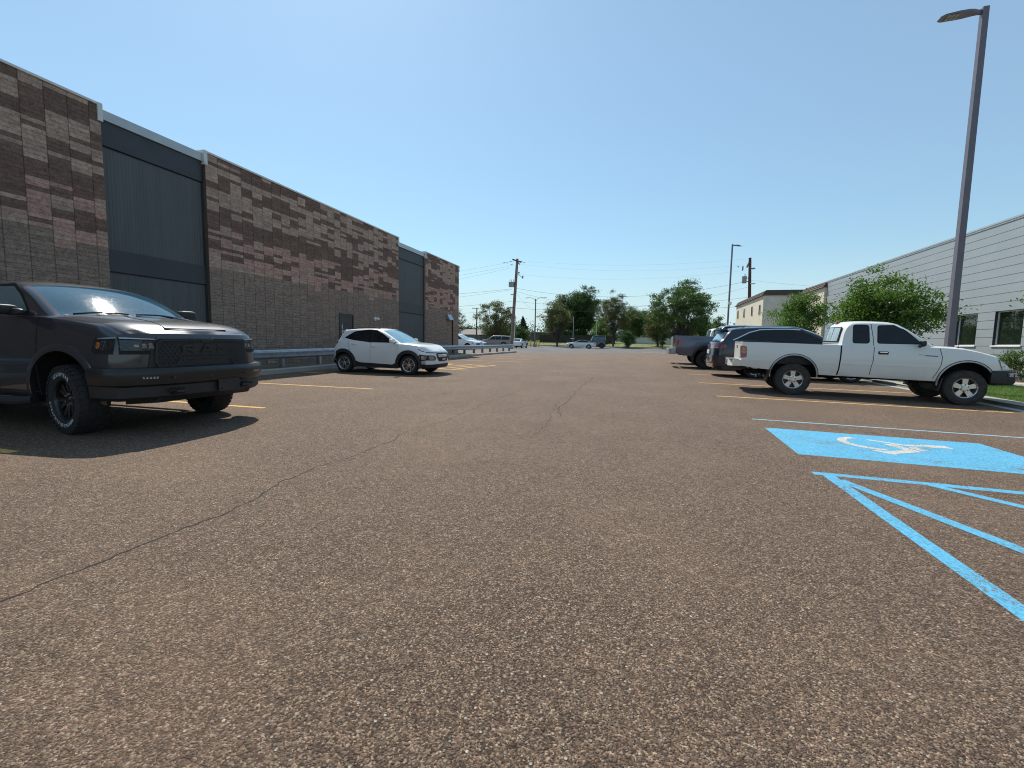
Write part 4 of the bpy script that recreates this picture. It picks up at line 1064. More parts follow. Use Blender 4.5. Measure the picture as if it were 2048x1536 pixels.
# rough grass on the far verge
rng = np.random.default_rng(9); n = 20000
X = rng.uniform(-60, 22, n); Y = rng.uniform(89.5, 112, n); Z = np.interp(Y, YS, ZS) - .0034 * np.clip(X, -15, 15) + .02
P3 = np.stack([X, Y, Z + rng.uniform(0, .18, n)], 1)
o = leaves_mesh('grass', P3, .08, 'leaf_mid', None, rng, .25, 0.); tag(o, 'rough tufts of grass on the far verge', 'grass', kind='stuff')
# ------------------------------------------------------------------ vehicles
class Body:
    """car body shell: x forward from the front axle, y left, z up"""
    def __init__(s, xr, xf, zb, zs, zt, w, ws=.93, wb=.95, zm=.75, arches=(), bowf=.2, bowr=.1, leanf=0., leanr=0., xf0=None, xr0=None, q=5):
        s.xr, s.xf = xr, xf; s.zb, s.zs, s.zt = pch(zb), pch(zs), pch(zt); s.w = pch(w); s.kws = pch(ws); s.kwb = pch(wb); s.zm = zm
        s.arches = arches; s.bowf, s.bowr = bowf, bowr; s.leanf, s.leanr = pch(leanf), pch(leanr)
        s.xf0 = xf0 if xf0 is not None else arches[0][0] + arches[0][2] * .9
        s.xr0 = xr0 if xr0 is not None else arches[-1][0] - arches[-1][2] * .9
        s.q = q
    def R(s, u): a = min(1., abs(u)); return .55 * a ** 2.4 + .45 * a ** 12
    def bottom(s, x):
        z = s.zb(x)
        for xc, zc, r in s.arches:
            if abs(x - xc) < r + 1e-6: z = max(z, zc + sqrt(max(0, r * r - (x - xc) ** 2)))
        return z
    def S(s, x, z):
        zb, zs = s.zb(x), s.zs(x); zm = min(max(s.zm, zb + .08), zs - .08); w = s.w(x)
        if z <= zm:
            t = min(1.2, (zm - z) / (zm - zb)); return w - w * (1 - s.kwb(x)) * t * t
        t = min(1.1, (z - zm) / (zs - zm)); return w - w * (1 - s.kws(x)) * t ** 2.2
    def sh(s, x, u, z):
        tf = sm((x - s.xf0) / (s.xf - s.xf0)); tr = sm((s.xr0 - x) / (s.xr0 - s.xr)); a = s.R(u)
        return x + tf * (-s.bowf * a + s.leanf(z)) + tr * (s.bowr * a + s.leanr(z))
    def top(s, x, y):
        ws = s.S(x, s.zs(x)); u = min(1, abs(y) / ws); return s.zs(x) + (s.zt(x) - s.zs(x)) * (1 - u ** s.q)
    def side(s, sg):
        return lambda x, z, o: (s.sh(x, 1, z), sg * (s.S(x, z) + o), z)
    def nose(s, y, z, o):
        u = y / s.S(s.xf, z); return (s.xf - s.bowf * s.R(u) + s.leanf(z) + o, y, z)
    def tail(s, y, z, o):
        u = y / s.S(s.xr, z); return (s.xr + s.bowr * s.R(u) + s.leanr(z) - o, y, z)
    def hood(s, x, y, o):
        ws = s.S(x, s.zs(x)); return (s.sh(x, y / ws, s.zt(x)), y, s.top(x, y) + o)
    def stations(s, extra=(), n=44):
        X = list(np.linspace(s.xr, s.xf, n)); K = list(extra)
        for xc, zc, r in s.arches:
            K += [xc + r * cos(t) for t in np.linspace(0, pi, 21)] + [xc + r + .008, xc - r - .008]
        K = sorted(K); out = [x for x in X if all(abs(x - k) > .022 for k in K)] + K
        out = sorted(out); res = [out[0]]
        for x in out[1:]:
            if x - res[-1] > .003: res.append(x)
        return res
    def build(s, parent, mat, doors=(), bed=None, under='under', nr=10, name='body', wellw=.45):
        X = s.stations([d for dd in doors for d in dd[:2]] + (list(bed) if bed else []))
        U = [1, .99, .97, .94, .9, .82, .7, .5, .25, 0]
        body = MB(); dm = {}
        for sg in (1, -1):
            rows = []
            for x in X:
                b, t = s.bottom(x), s.zs(x); b = min(b, t - .03); r = []
                for k in range(nr):
                    z = b + (t - b) * k / (nr - 1); r.append((s.sh(x, 1, z), sg * s.S(x, z), z))
                ws = s.S(x, t)
                for u in U[1:]:
                    y = u * ws; z = s.top(x, y); r.append((s.sh(x, u, z), sg * y, z))
                rows.append(r)
            def skip(i, j):
                xm = (X[i] + X[i + 1]) / 2
                for n_, d in enumerate(doors):
                    if d[0] < xm < d[1] and j < nr - 1 and rows[i][j + 1][2] > d[2]: return True
                if bed and bed[0] < xm < bed[1] and j >= nr + 1: return True
                return False
            body.grid(rows, skip=skip)
            for n_, d in enumerate(doors):
                m = MB(); ii = [i for i in range(len(X)) if d[0] - 1e-6 <= X[i] <= d[1] + 1e-6]
                sub = [rows[i] for i in ii]
                m.grid([r[:nr] for r in sub], skip=lambda i, j: not (sub[i][j + 1][2] > d[2]))
                dm[(n_, sg)] = m
        # nose and tail caps
        UU = [-1, -.985, -.965, -.94, -.91, -.87, -.82] + list(np.linspace(-.75, .75, 17)) + [.82, .87, .91, .94, .965, .985, 1]
        for x, fm in ((s.xf, s.nose), (s.xr, s.tail)):
            b, t = s.bottom(x), s.zs(x); R_ = []
            for k in range(nr):
                z = b + (t - b) * k / (nr - 1); S_ = s.S(x, z); R_.append([fm(S_ * u, z, 0) for u in UU])
            ws = s.S(x, t)
            if s.zt(x) - t > .005: R_.append([(s.sh(x, u, s.top(x, u * ws)), u * ws, s.top(x, u * ws)) for u in UU])
            body.grid(R_)
        B = body.build(name, mat, parent, smooth=42, merge=True)
        D = []
        for k, m in dm.items():
            D.append((k, m.build('door', mat, parent, smooth=32)))
        # wheel wells, floor
        ub = MB()
        for xc, zc, r in s.arches:
            for sg in (1, -1):
                y1 = s.S(xc, zc + r) - .012; y0 = y1 - wellw; th = np.linspace(0, pi, 18)
                zlo = s.zb(xc) - .02
                A = [(xc + (r + .004) * cos(t), sg * y1, zc + (r + .004) * sin(t)) for t in th]; Bq = [(p[0], sg * y0, p[2]) for p in A]
                ub.grid([A, Bq]); ub.face([(xc - r, sg * y0, zlo)] + Bq[::-1] + [(xc + r, sg * y0, zlo)])
        yi = s.w((s.xr + s.xf) / 2) - .16
        xs_ = sorted([s.xr + .25] + [v for a in s.arches for v in (a[0] - a[2], a[0] + a[2])] + [s.xf - .25])
        for a, b in zip(xs_[:-1], xs_[1:]):
            xm = (a + b) / 2; inar = any(abs(xm - q[0]) < q[2] * .9 for q in s.arches); yy = s.w(xm) - wellw - .02 if inar else s.w(xm) * s.kwb(xm) - .02
            zf = s.zb(xm) + .015
            ub.box(a, b, -yy, yy, zf, zf + .1)
        ub.build('underbody', under, parent, smooth=40)
        return B, D

class Cabin:
    def __init__(s, body, prof, xwt, xrt, tum=.32, inset=.02, drop=.045, bow=.14, bowr=.08, xfs=None, xrs=None):
        s.b = body; s.z = lin(prof) if False else pch(prof); s.x0 = min(p[0] for p in prof); s.x1 = max(p[0] for p in prof)
        s.xwt, s.xrt, s.tum, s.inset, s.drop, s.bow, s.bowr = xwt, xrt, tum, inset, drop, bow, bowr
    def belt(s, x): return s.b.zs(min(max(x, s.b.xr), s.b.xf))
    def C(s, x, z):
        ws = s.b.S(x, s.belt(x)) - s.inset; return ws - max(-.03, z - s.belt(x)) * s.tum
    def sh(s, x, u):
        a = abs(u) ** 2.2; return x - s.bow * a * sm((x - (s.xwt - .35)) / .35) + s.bowr * a * sm(((s.xrt + .3) - x) / .3)
    def side(s, sg): return lambda x, z, o: (s.sh(x, 1), sg * (s.C(x, z) + o), z)
    def sec(s, x):
        zt = s.z(x); zb = s.belt(x) - .03; dr = min(s.drop, max(.002, (zt - zb) * .4)); zr = zt - dr; rc = min(.07, (zr - zb) * .6)
        P_ = [];
        for k in range(5):
            z = zb + (zr - rc - zb) * k / 4; P_.append((1, s.C(x, z), z))
        yr = s.C(x, zr - rc)
        for k in (1, 2, 3, 4):
            a = k / 4 * pi / 2 * .86; P_.append((.99, yr - rc * .9 * (1 - cos(a)) - .02 * sin(a), zr - rc + rc * sin(a)))
        y0, z0 = P_[-1][1], P_[-1][2]
        for u in (.93, .88, .8, .6, .4, .2, 0): P_.append((u, y0 * u / .97 if u < .93 else y0 * .965, zt - (zt - z0) * (u / .97) ** 2.6))
        return P_
    def top(s, x, v, o=.004):
        """point on the windshield / rear glass / roof; v = lateral metres"""
        P_ = s.sec(x); ys = [p[1] for p in P_][::-1]; zz = [p[2] for p in P_][::-1]; us = [p[0] for p in P_][::-1]
        z = float(np.interp(abs(v), ys, zz)); u = float(np.interp(abs(v), ys, us)); return (s.sh(x, u) , v, z + o)
    def build(s, parent, mat, ws='glass_wind', rg='glass_dark', pillar=.93, rw=True, rcol=10, rz=None):
        X = sorted(set([round(v, 4) for v in np.linspace(s.x0, s.x1, 40)] + [round(v, 4) for v in np.linspace(s.x0, s.x0 + .2, 14)] + [s.xwt, s.xrt, s.x1 - .03, s.x0 + .03]))
        body, W, R_ = MB(), MB(), MB()
        for sg in (1, -1):
            rows = [[(s.sh(x, u), sg * y, z) for u, y, z in s.sec(x)] for x in X]; nc = len(rows[0])
            isw = lambda i, j: X[i] >= s.xwt - 1e-6 and X[i + 1] <= s.x1 - .02 and j >= nc - 7
            isr = lambda i, j: rw and X[i + 1] <= s.xrt + 1e-6 and X[i] >= s.x0 + .02 and j >= nc - 6 and (rz is None or (rows[i][j][2] + rows[i+1][j][2]) / 2 > rz)
            body.grid(rows, skip=lambda i, j: isw(i, j) or isr(i, j))
            W.grid(rows, skip=lambda i, j: not isw(i, j)); 
            if rw: R_.grid(rows, skip=lambda i, j: not isr(i, j))
        rows = [[(s.sh(s.x0, u), y * sg, z) for u, y, z in (s.sec(s.x0) if sg > 0 else s.sec(s.x0)[::-1])] for sg in (1, -1)]
        ring = rows[0] + rows[1]; body.face(ring)
        c = body.build('cab', mat, parent, smooth=34, merge=True)
        w = W.build('windshield', ws, parent, smooth=60, merge=True)
        if rw: R_.build('rear_window', rg, parent, smooth=60, merge=True)
        return c

def wheel(parent, x, y, R, sg, width=.24, rr=.23, spokes=6, smat='alloy', lugs=6, knob=False, tmat='tyre', sw=.055, twin=False, disc=True, lugmat='chrome', far=False, hubr=.075, letters=None, dish=.03, steer=0.):
    wl = empty('wheel', (x, sg * y, R), steer, parent)
    T = MB(); h = width / 2
    prof = [(rr - .005, -h * .80), (rr + .02, -h * .95), (R * .80, -h * 1.03), (R * .93, -h * .97), (R * .985, -h * .80), (R, -h * .55), (R, h * .55), (R * .985, h * .80), (R * .93, h * .97), (R * .80, h * 1.03), (rr + .02, h * .95), (rr - .005, h * .80)]
    T.lathe(prof, (0, 0, 0), 48 if not far else 24)
    if knob:
        nb = 34
        for k in range(nb):
            for row_, (ya, yb, w_) in enumerate(((-h * 1.0, -h * .52, .62), (-h * .45, -h * .03, .55), (h * .03, h * .45, .55), (h * .52, h * 1.0, .62))):
                a = 2 * pi * (k + (.5 if row_ % 2 else 0)) / nb; da = 2 * pi / nb * w_ / 2
                q = []
                for rad in (R - .02, R + .007):
                    for aa, yy in ((a - da, ya), (a + da, ya + .008), (a + da, yb + .008), (a - da, yb)):
                        rad_ = rad - (.014 if abs(yy) > h * .9 else 0); q.append((rad_ * cos(aa), yy, rad_ * sin(aa)))
                T.hexa(q)
            for s2 in (-1, 1):
                a = 2 * pi * (k + .25) / nb; da = 2 * pi / nb * .28; q = []
                for yy in (s2 * h * .93, s2 * (h * 1.04)):
                    for rad, aa in ((R * .88, a - da), (R * .88, a + da), (R * .965, a + da), (R * .965, a - da)): q.append((rad * cos(aa), yy, rad * sin(aa)))
                T.hexa(q)
    ty = T.build('tyre', tmat, wl, smooth=40)
    if letters:
        L = MB()
        for word, ac, size, flip in letters:
            rad = (rr + R * .90) / 2 - .003
            def fm(u, v, w, ac=ac, flip=flip):
                # lettering reads outward from the hub
                rad_ = rad + v; a = ac - sg * (-1) * 0; a = ac + (-u / rad) * (1 if sg < 0 else -1) * (-1)
                return (rad_ * cos(a), sg * (h * 1.035 + w), rad_ * sin(a))
            if sg < 0:
                fm = lambda u, v, w, ac=ac: ((rad + v) * cos(ac - u / rad), -(h * 1.035 + w), (rad + v) * sin(ac - u / rad))
            else:
                fm = lambda u, v, w, ac=ac: ((rad + v) * cos(ac + u / rad), (h * 1.035 + w), (rad + v) * sin(ac + u / rad))
            add_text(L, word, size, fm, depth=.0015, bold=-.0005, spacing=1.12)
        L.build('lettering', 'white_letter', ty, smooth=0)
    Rm = MB(); yo = sg * h
    f = lambda v: sg * v
    Rm.lathe([(rr + .004, f(h * .80)), (rr + .012, f(h * .88)), (rr + .004, f(h * .93)), (rr - .012, f(h * .84)), (rr - .022, f(h * .55)), (rr - .030, f(-h * .6)), (rr, f(-h * .8))], (0, 0, 0), 48 if not far else 20)
    fy = h * .62 + dish
    Rm.lathe([(0, f(fy + .012)), (hubr * .55, f(fy + .012)), (hubr * .6, f(fy)), (hubr, f(fy - .004)), (hubr * 1.05, f(fy - .05)), (0, f(fy - .05))], (0, 0, 0), 24)
    n = spokes * (2 if twin else 1)
    for k in range(n):
        if twin: a = 2 * pi * (k // 2) / spokes + (.16 if k % 2 else -.16) + .3; a1 = 2 * pi * (k // 2) / spokes + (.23 if k % 2 else -.23) * (1) + .3
        else: a = a1 = 2 * pi * k / spokes + pi / 2
        r0, r1 = hubr * .75, rr - .012; w0, w1 = sw * (.75 if not twin else .8), sw
        q = []
        for dep in (0.0, .035):
            for rad, ang, ww, yy in ((r0, a, -w0 / 2, fy), (r0, a, w0 / 2, fy), (r1, a1, w1 / 2, h * .72), (r1, a1, -w1 / 2, h * .72)):
                q.append((rad * cos(ang) - ww * sin(ang), f(yy - .004 - dep), rad * sin(ang) + ww * cos(ang)))
        Rm.hexa(q)
    rim = Rm.build('rim', smat, wl, smooth=35)
    if not far:
        Lg = MB()
        for k in range(lugs):
            a = 2 * pi * k / lugs + .4; c = (hubr * .78 * cos(a), f(fy + .002), hubr * .78 * sin(a)); Lg.lathe([(0, f(.012)), (.011, f(.010)), (.012, f(-.01))], c, 8)
        Lg.build('lug_nut', lugmat, wl)
    if disc:
        Dk = MB(); Dk.lathe([(0, f(h * .0)), (rr * .78, f(h * .0)), (rr * .78, f(-.03)), (0, f(-.03))], (0, 0, 0), 32); Dk.lathe([(0, f(-h * .2)), (rr - .025, f(-h * .2))], (0, 0, 0), 24)
        Dk.build('brake_disc', 'brake', wl)
    return wl

def place(name, label, cat, x, y, yaw, group=None, dz=0.):
    """the empty sits under the front axle, tilted with the ground"""
    fx, fy = cos(yaw), sin(yaw); z = gz(x, y); zb = gz(x - 3 * fx, y - 3 * fy); zl = gz(x - .8 * fy, y + .8 * fx); zr_ = gz(x + .8 * fy, y - .8 * fx)
    X = Vector((3 * fx, 3 * fy, z - zb)).normalized(); Yv = Vector((-1.6 * fy, 1.6 * fx, zl - zr_)).normalized(); Z = X.cross(Yv).normalized(); Yv = Z.cross(X)
    o = empty(name, (0, 0, 0)); o.matrix_world = Matrix(((X.x, Yv.x, Z.x, x), (X.y, Yv.y, Z.y, y), (X.z, Yv.z, Z.z, z + dz), (0, 0, 0, 1)))
    tag(o, label, cat, group); return o

def flare(mb, B, i, sg, w=.06, out=.02, a0=0., a1=pi, zlow=None, n=22):
    """a lip that follows the wheel arch, standing proud of the side"""
    xc, zc, r = B.arches[i]; rows = []
    P_ = [(xc + cos(t), 0, t) for t in np.linspace(a0, a1, n)]
    pts = []
    if zlow is not None: pts.append((xc + r, zlow, 0.))
    pts += [(xc + r * cos(t), zc + r * sin(t), t) for t in np.linspace(a0, a1, n)]
    if zlow is not None: pts.append((xc - r, zlow, pi))
    for x, z, t in pts:
        dx, dz = cos(t), sin(t); q = []
        for rad, o in ((-.012, -.03), (-.012, out), (w * .5, out * 1.05), (w, out * .5), (w, -.01)):
            X, Z = x + dx * rad, z + dz * rad; q.append((B.sh(X, 1, Z), sg * (B.S(min(max(X, B.xr), B.xf), Z) + o), Z))
        rows.append(q)
    mb.grid(rows)

def mirror(parent, x, y, z, sg, mat, size=(.10, .17, .13), stalk='black_plastic', low=0.):
    m = MB(); m.blob((x, sg * (y + size[1] + .05), z + .05), size, 3.4, nu=20, nv=12); o = m.build('mirror', mat, parent)
    s_ = MB(); s_.tube([(x, sg * (y - .01), z - .02), (x, sg * (y + .08), z + .0)], [.035, .03], 8); s_.build('stalk', stalk, o)
    g_ = MB(); g_.blob((x - size[0] * .80, sg * (y + size[1] + .05), z + .05), (.02, size[1] * .86, size[2] * .82), 4); g_.build('mirror_glass', 'glass_dark', o)
    return o

def pane(parent, cab, sg, poly, glass='glass_dark', frame=.025, name='side_window', fmat='seam'):
    cx = sum(p[0] for p in poly) / len(poly); cz = sum(p[1] for p in poly) / len(poly)
    big = []
    for p in poly:
        d = Vector((p[0] - cx, p[1] - cz)); d = d + d.normalized() * frame * 1.15; big.append((cx + d.x, cz + d.y))
    f_ = MB(); f_.patch(big, cab.side(sg), .003, da=.15, walls=False); fr = f_.build(name, fmat, parent, smooth=60)
    g_ = MB(); g_.patch(poly, cab.side(sg), .0062, da=.15, walls=False); g_.build('glass', glass, fr, smooth=60)
    return fr
def rounded(poly, r=.04, n=4):
    out = []
    for i in range(len(poly)):
        p = Vector(poly[i]); a = Vector(poly[i - 1]); b = Vector(poly[(i + 1) % len(poly)])
        da = (a - p); db = (b - p); ra = min(r, da.length * .45); rb = min(r, db.length * .45); A = p + da.normalized() * ra; Bq = p + db.normalized() * rb
        for k in range(n + 1):
            t = k / n; q = A * (1 - t) ** 2 + p * 2 * t * (1 - t) + Bq * t * t; out.append((q.x, q.y))
    return out
SD = (1, -1)

def rear_glass(parent, cab, hw, z0, z1, panes, mat='glass_rear_light'):
    """framed rear cab window split in sliding panes"""
    zs = np.linspace(cab.z(cab.x0), cab.z(cab.x0 + .35), 120); xs = np.linspace(cab.x0, cab.x0 + .35, 120)
    zz = [cab.z(x) for x in xs]
    def fm(y, z, o):
        x = float(np.interp(z, zz, xs)); ys = [p[1] for p in cab.sec(x)]; u = min(1, abs(y) / max(ys))
        return (cab.sh(x, u) - o, y, z)
    f_ = MB(); f_.patch(rounded([(-hw, z0 - .02), (-hw + .05, z1 + .02), (hw - .05, z1 + .02), (hw, z0 - .02)], .05), fm, .012, da=.08); fr = f_.build('rear_window', 'seam', parent, smooth=60)
    w = 2 * (hw - .05) / panes
    for k in range(panes):
        a = -hw + .05 + k * w + .012; b = a + w - .024
        g_ = MB(); g_.patch([(a, z0), (a + .01, z1), (b - .01, z1), (b, z0)], fm, .018, da=.1); g_.build('pane', mat, fr, smooth=60)
    return fr
# ================================================================== dark full-size pickup, nearest on the left
def dark_pickup():
    r = place('pickup_truck', 'large dark grey pickup with black grille nearest the camera on the left', 'pickup truck', -6.60, 4.68, radians(1.0))
    A = [(0, .46, .56), (-3.67, .46, .56)]
    B = Body(-4.75, 1.0, [(-4.75, .60), (-4.3, .50), (-3, .44), (-.7, .42), (.7, .50), (1., .60)],
             [(-4.75, 1.40), (-2.4, 1.41), (-.5, 1.41), (-.15, 1.385), (.3, 1.34), (.7, 1.285), (.92, 1.245), (1., 1.215)],
             [(-4.75, 1.42), (-.5, 1.45), (-.15, 1.455), (.3, 1.415), (.7, 1.36), (.92, 1.30), (1., 1.235)],
             [(-4.75, 1.0), (-3.6, 1.03), (-1.5, 1.015), (0, 1.035), (.6, 1.02), (1., .99)], ws=[(-4.75, .955), (-.5, .935), (.3, .915), (1., .94)], wb=.955, zm=.84,
             arches=A, bowf=.20, bowr=.07, leanf=[(.5, -.06), (.8, 0), (1.18, 0), (1.24, -.03)], xf0=.5, q=8)
    doors = [(-1.55, -.42, .50), (-2.55, -1.57, .50)]
    body, D = B.build(r, 'p_ram', doors, bed=(-4.68, -2.75))
    cabp = [(-2.66, 1.40), (-2.55, 1.78), (-2.35, 1.90), (-1.9, 1.92), (-1.3, 1.915), (-.98, 1.875), (-.86, 1.845), (-.05, 1.40)]
    Cb = Cabin(B, cabp, -.90, -2.50, tum=.30, inset=.05, drop=.05, bow=.10, bowr=.05)
    Cb.build(r, 'p_ram', ws='glass_wind', rg='glass_dark', pillar=.93)
    # bed liner
    m = MB(); m.box(-4.66, -2.72, -.80, .80, .75, .80)
    for y in (-.82, .80): m.box(-4.66, -2.72, y, y + .02, .80, 1.36)
    m.build('bed_liner', 'black_plastic', r, smooth=0)
    for (k, sg), d in D:
        x = -1.42 if k == 0 else -2.42
        h = MB(); h.blob((x, sg * (B.S(x, 1.22) + .03), 1.22), (.11, .022, .025), 4); h.build('handle', 'p_ram', d)
    for sg in SD:
        sd = B.side(sg)
        m = MB()
        for x0, z0, z1 in ((-.41, .46, 1.40), (-1.56, .46, 1.40), (-2.56, .70, 1.40), (-2.72, .46, 1.40)): m.ribbon([(x0, z0), (x0 + .02, (z0 + z1) / 2), (x0, z1)], sd, .011, .002)
        m.ribbon([(-.42, .50), (-1.55, .50), (-2.55, .50)], sd, .01, .002)
        m.build('panel_gap', 'seam', r, smooth=0)
        for ai, a0_ in ((0, -.12), (1, -.05)):
            m = MB(); flare(m, B, ai, sg, .075, .022, a0_, pi + .05); m.build('wheel_arch_flare', 'p_ram', r)
        pane(r, Cb, sg, rounded([(-1.48, 1.475), (-1.46, 1.80), (-1.05, 1.80), (-.86, 1.70), (-.62, 1.475)], .05), 'glass_side', .035)
        pane(r, Cb, sg, rounded([(-2.38, 1.475), (-2.34, 1.78), (-1.60, 1.80), (-1.60, 1.475)], .05), 'glass_side', .03)
        m = MB(); m.blob((-.80, sg * .985, 1.465), (.14, .05, .045), 3)
        m.blob((-.84, sg * 1.10, 1.49), (.075, .16, .06), 4)
        mm = MB(); mm.blob((-.84, sg * 1.26, 1.515), (.085, .145, .105), 4.2, nu=24, nv=14); mo = mm.build('mirror', 'black_plastic', r)
        m.build('arm', 'black_plastic', mo)
        g = MB(); g.blob((-.915, sg * 1.26, 1.515), (.015, .12, .085), 4); g.build('mirror_glass', 'chrome', mo)
        m = MB(); m.tube([(-2.9, sg * 1.02, .40), (-2.7, sg * 1.07, .38), (-.7, sg * 1.07, .38), (-.5, sg * 1.02, .40)], .055, 10); m.build('running_board', 'black_plastic', r)
        # head lamps: dark housing, lens with clear elements, amber corner
        hp = lambda y, z, o: B.nose(sg * y, z, o)
        h = MB(); h.patch([(.60, .985), (.62, 1.178), (.940, 1.182), (.955, .985)], hp, .006, da=.02); h.patch([(.50, 1.02), (.53, 1.16), (.60, 1.18), (.99, 1.182), (.99, .985), (.56, .985)], sd, .006, da=.03); h.build('lamp_surround', 'seam', r, smooth=60)
        h = MB(); h.patch([(.640, 1.030), (.655, 1.148), (.938, 1.152), (.945, 1.030)], hp, .010, da=.02); h.patch([(.54, 1.04), (.56, 1.14), (.60, 1.152), (.995, 1.155), (.995, 1.030), (.60, 1.03)], sd, .010, da=.04)
        hl = h.build('headlight', 'lamp_smoke', r, smooth=60)
        h = MB(); h.patch(rounded([(.59, 1.05), (.59, 1.125), (.68, 1.125), (.68, 1.05)], .03), sd, .012); h.build('corner_light', 'lamp_amber', hl)
        h = MB()
        h.patch([(.655, 1.055), (.67, 1.12), (.705, 1.12), (.705, 1.055)], hp, .013); h.patch([(.73, 1.06), (.73, 1.11), (.77, 1.11), (.77, 1.06)], hp, .013); h.patch([(.80, 1.07), (.80, 1.10), (.84, 1.10), (.84, 1.07)], hp, .013)
        h.build('reflector', 'lamp_grey', hl, smooth=0)
        h = MB(); h.patch([(.635, 1.157), (.64, 1.172), (.935, 1.182), (.935, 1.168)], hp, .014, da=.02); h.patch([(.60, 1.155), (.60, 1.170), (.995, 1.182), (.995, 1.168)], sd, .012); h.build('lamp_trim', 'galv', hl, smooth=0)
        # black hood vents
        v = MB(); v.hexa([(-.02, sg * .36, 1.435), (.42, sg * .42, 1.372), (.42, sg * .60, 1.355), (-.02, sg * .62, 1.418), (-.02, sg * .38, 1.475), (.36, sg * .43, 1.405), (.36, sg * .57, 1.388), (-.02, sg * .60, 1.458)])
        v.build('hood_scoop', 'p_ram', r, smooth=20)
        v = MB(); v.box(-.06, -.018, min(sg * .39, sg * .59), max(sg * .39, sg * .59), 1.425, 1.458); v.build('hood_vent', 'black_plastic', r, smooth=0)
    # hood gaps and cowl
    m = MB(); m.patch([(-.12, -.30), (-.12, .30), (.45, .36), (.92, .44), (.92, -.44), (.45, -.36)], B.hood, .005, da=.05); m.build('hood_bulge', 'p_ram', r, smooth=20)
    m = MB()
    for sg in SD:
        m.ribbon([(-.15 + 1.05 * t, sg * (.905 - .015 * t)) for t in np.linspace(0, 1, 12)], B.hood, .010, .002)
    m.ribbon([(.955, y) for y in np.linspace(-.86, .86, 15)], B.hood, .008, .002)
    m.build('hood_gap', 'seam', r, smooth=0)
    m = MB(); m.patch([(-.30, -.78), (-.14, -.86), (-.14, .86), (-.30, .78)], B.hood, .006, da=.05, walls=False); m.build('cowl', 'black_plastic', r)
    m = MB()
    for y0, y1 in ((-.72, -.12), (-.02, .62)):
        P_ = [Cb.top(-.17, y0 + (y1 - y0) * t, .016 + .012 * sin(pi * t)) for t in np.linspace(0, 1, 9)]; P_ = [(p[0] + .0, p[1], p[2]) for p in P_]
        m.tube(P_, .011, 6); m.tube([P_[4], (-.10, P_[4][1] + .25, 1.44)], .009, 6)
    m.build('wiper', 'seam', r)
    # grille
    gp = [(-.50, .865), (-.60, .845), (-.66, .90), (-.635, 1.14), (-.585, 1.195), (.585, 1.195), (.635, 1.14), (.66, .90), (.60, .845), (.50, .865), (.40, .93), (-.40, .93)]
    g = MB(); g.patch([(-.40, .80), (-.73, .80), (-.665, 1.15), (-.60, 1.165), (.60, 1.165), (.665, 1.15), (.73, .80), (.40, .80)], B.nose, .012); gr_ = g.build('grille', 'black_plastic', r)
    g = MB()
    hx, hz = .058, .05
    for j in range(8):
        for i in range(-12, 13):
            y = i * hx + (hx / 2 if j % 2 else 0); z = .875 + j * hz * .76
            if abs(y) > .60 - max(0, .05 * (j - 6)) or z > 1.145: continue
            if abs(y) < .42 and z < .94: continue
            if abs(y) < .37 and abs(z - 1.045) < .085: continue
            q = [(y + hx * .47 * cos(a), z + hz * .46 * sin(a)) for a in np.linspace(pi / 6, pi / 6 + 2 * pi, 7)]
            g.ribbon(q, B.nose, .009, .024)
    g.build('grille_mesh', 'black_plastic', gr_, smooth=0)
    g = MB(); fr = [(-.42, .845), (-.62, .84), (-.655, .90), (-.63, 1.12), (-.58, 1.155), (-.09, 1.162), (-.06, 1.145), (.06, 1.145), (.09, 1.162), (.58, 1.155), (.63, 1.12), (.655, .90), (.62, .84), (.42, .845), (.36, .93), (-.36, .93), (-.42, .845)]
    L = []
    fr2 = []
    for a, b in zip(fr[:-1], fr[1:]):
        for t in np.linspace(0, 1, 6)[:-1]: fr2.append((a[0] + (b[0] - a[0]) * t, a[1] + (b[1] - a[1]) * t))
    fr2.append(fr[-1]); g.ribbon(fr2, B.nose, .022, .030); g.build('grille_frame', 'grille_letter', gr_, smooth=0)
    g = MB(); up = lambda y, z, o: B.nose(y, z, o)
    g.patch([(-.655, 1.150), (-.60, 1.200), (-.10, 1.200), (-.065, 1.178), (.065, 1.178), (.10, 1.200), (.60, 1.200), (.655, 1.150), (.60, 1.172), (.09, 1.178), (.06, 1.158), (-.06, 1.158), (-.09, 1.178), (-.60, 1.172)], up, .034, da=.08)
    g.build('hood_lip', 'p_ram', r, smooth=0)
    for y0, strokes in ((-.33, ([(0, 0), (0, 1)], [(0, .97), (.7, .97), (.95, .82), (.95, .62), (.7, .48), (0, .48)], [(.45, .48), (1, 0)])), (-.08, ([(0, 0), (.42, 1), (.58, 1), (1, 0)], [(.2, .3), (.8, .3)])), (.17, ([(0, 0), (0, 1), (.5, .40), (1, 1), (1, 0)],))):
        g = MB()
        for st_ in strokes: g.ribbon([(y0 + u * .155, 1.0 + v * .09) for u, v in st_], B.nose, .027, .034)
        g.build('letter', 'grille_letter', gr_, smooth=0)
    # front bumper
    def plan(o, n=28):
        P_ = []
        for t in np.linspace(-1, 1, n):
            y = -1.0 * t; P_.append((1.10 + o - .24 * abs(t) ** 3.2, y))
        return P_
    pl = [(.50, 1.04), (.62, 1.04), (.74, 1.03)] + [(x, y) for x, y in plan(0)] + [(.74, -1.03), (.62, -1.04), (.50, -1.04)]
    m = MB(); m.sweep(pl[::-1], [(-.10, .62), (.0, .60), (.035, .63), (.055, .74), (.050, .80), (.035, .822), (-.08, .835)]); bp = m.build('bumper', 'black_satin', r)
    m = MB(); m.sweep([(x - .02, y * .99) for x, y in pl][::-1], [(-.12, .46), (-.02, .44), (.02, .48), (.028, .62), (-.08, .62)]); m.build('lower_bumper', 'black_plastic', bp)
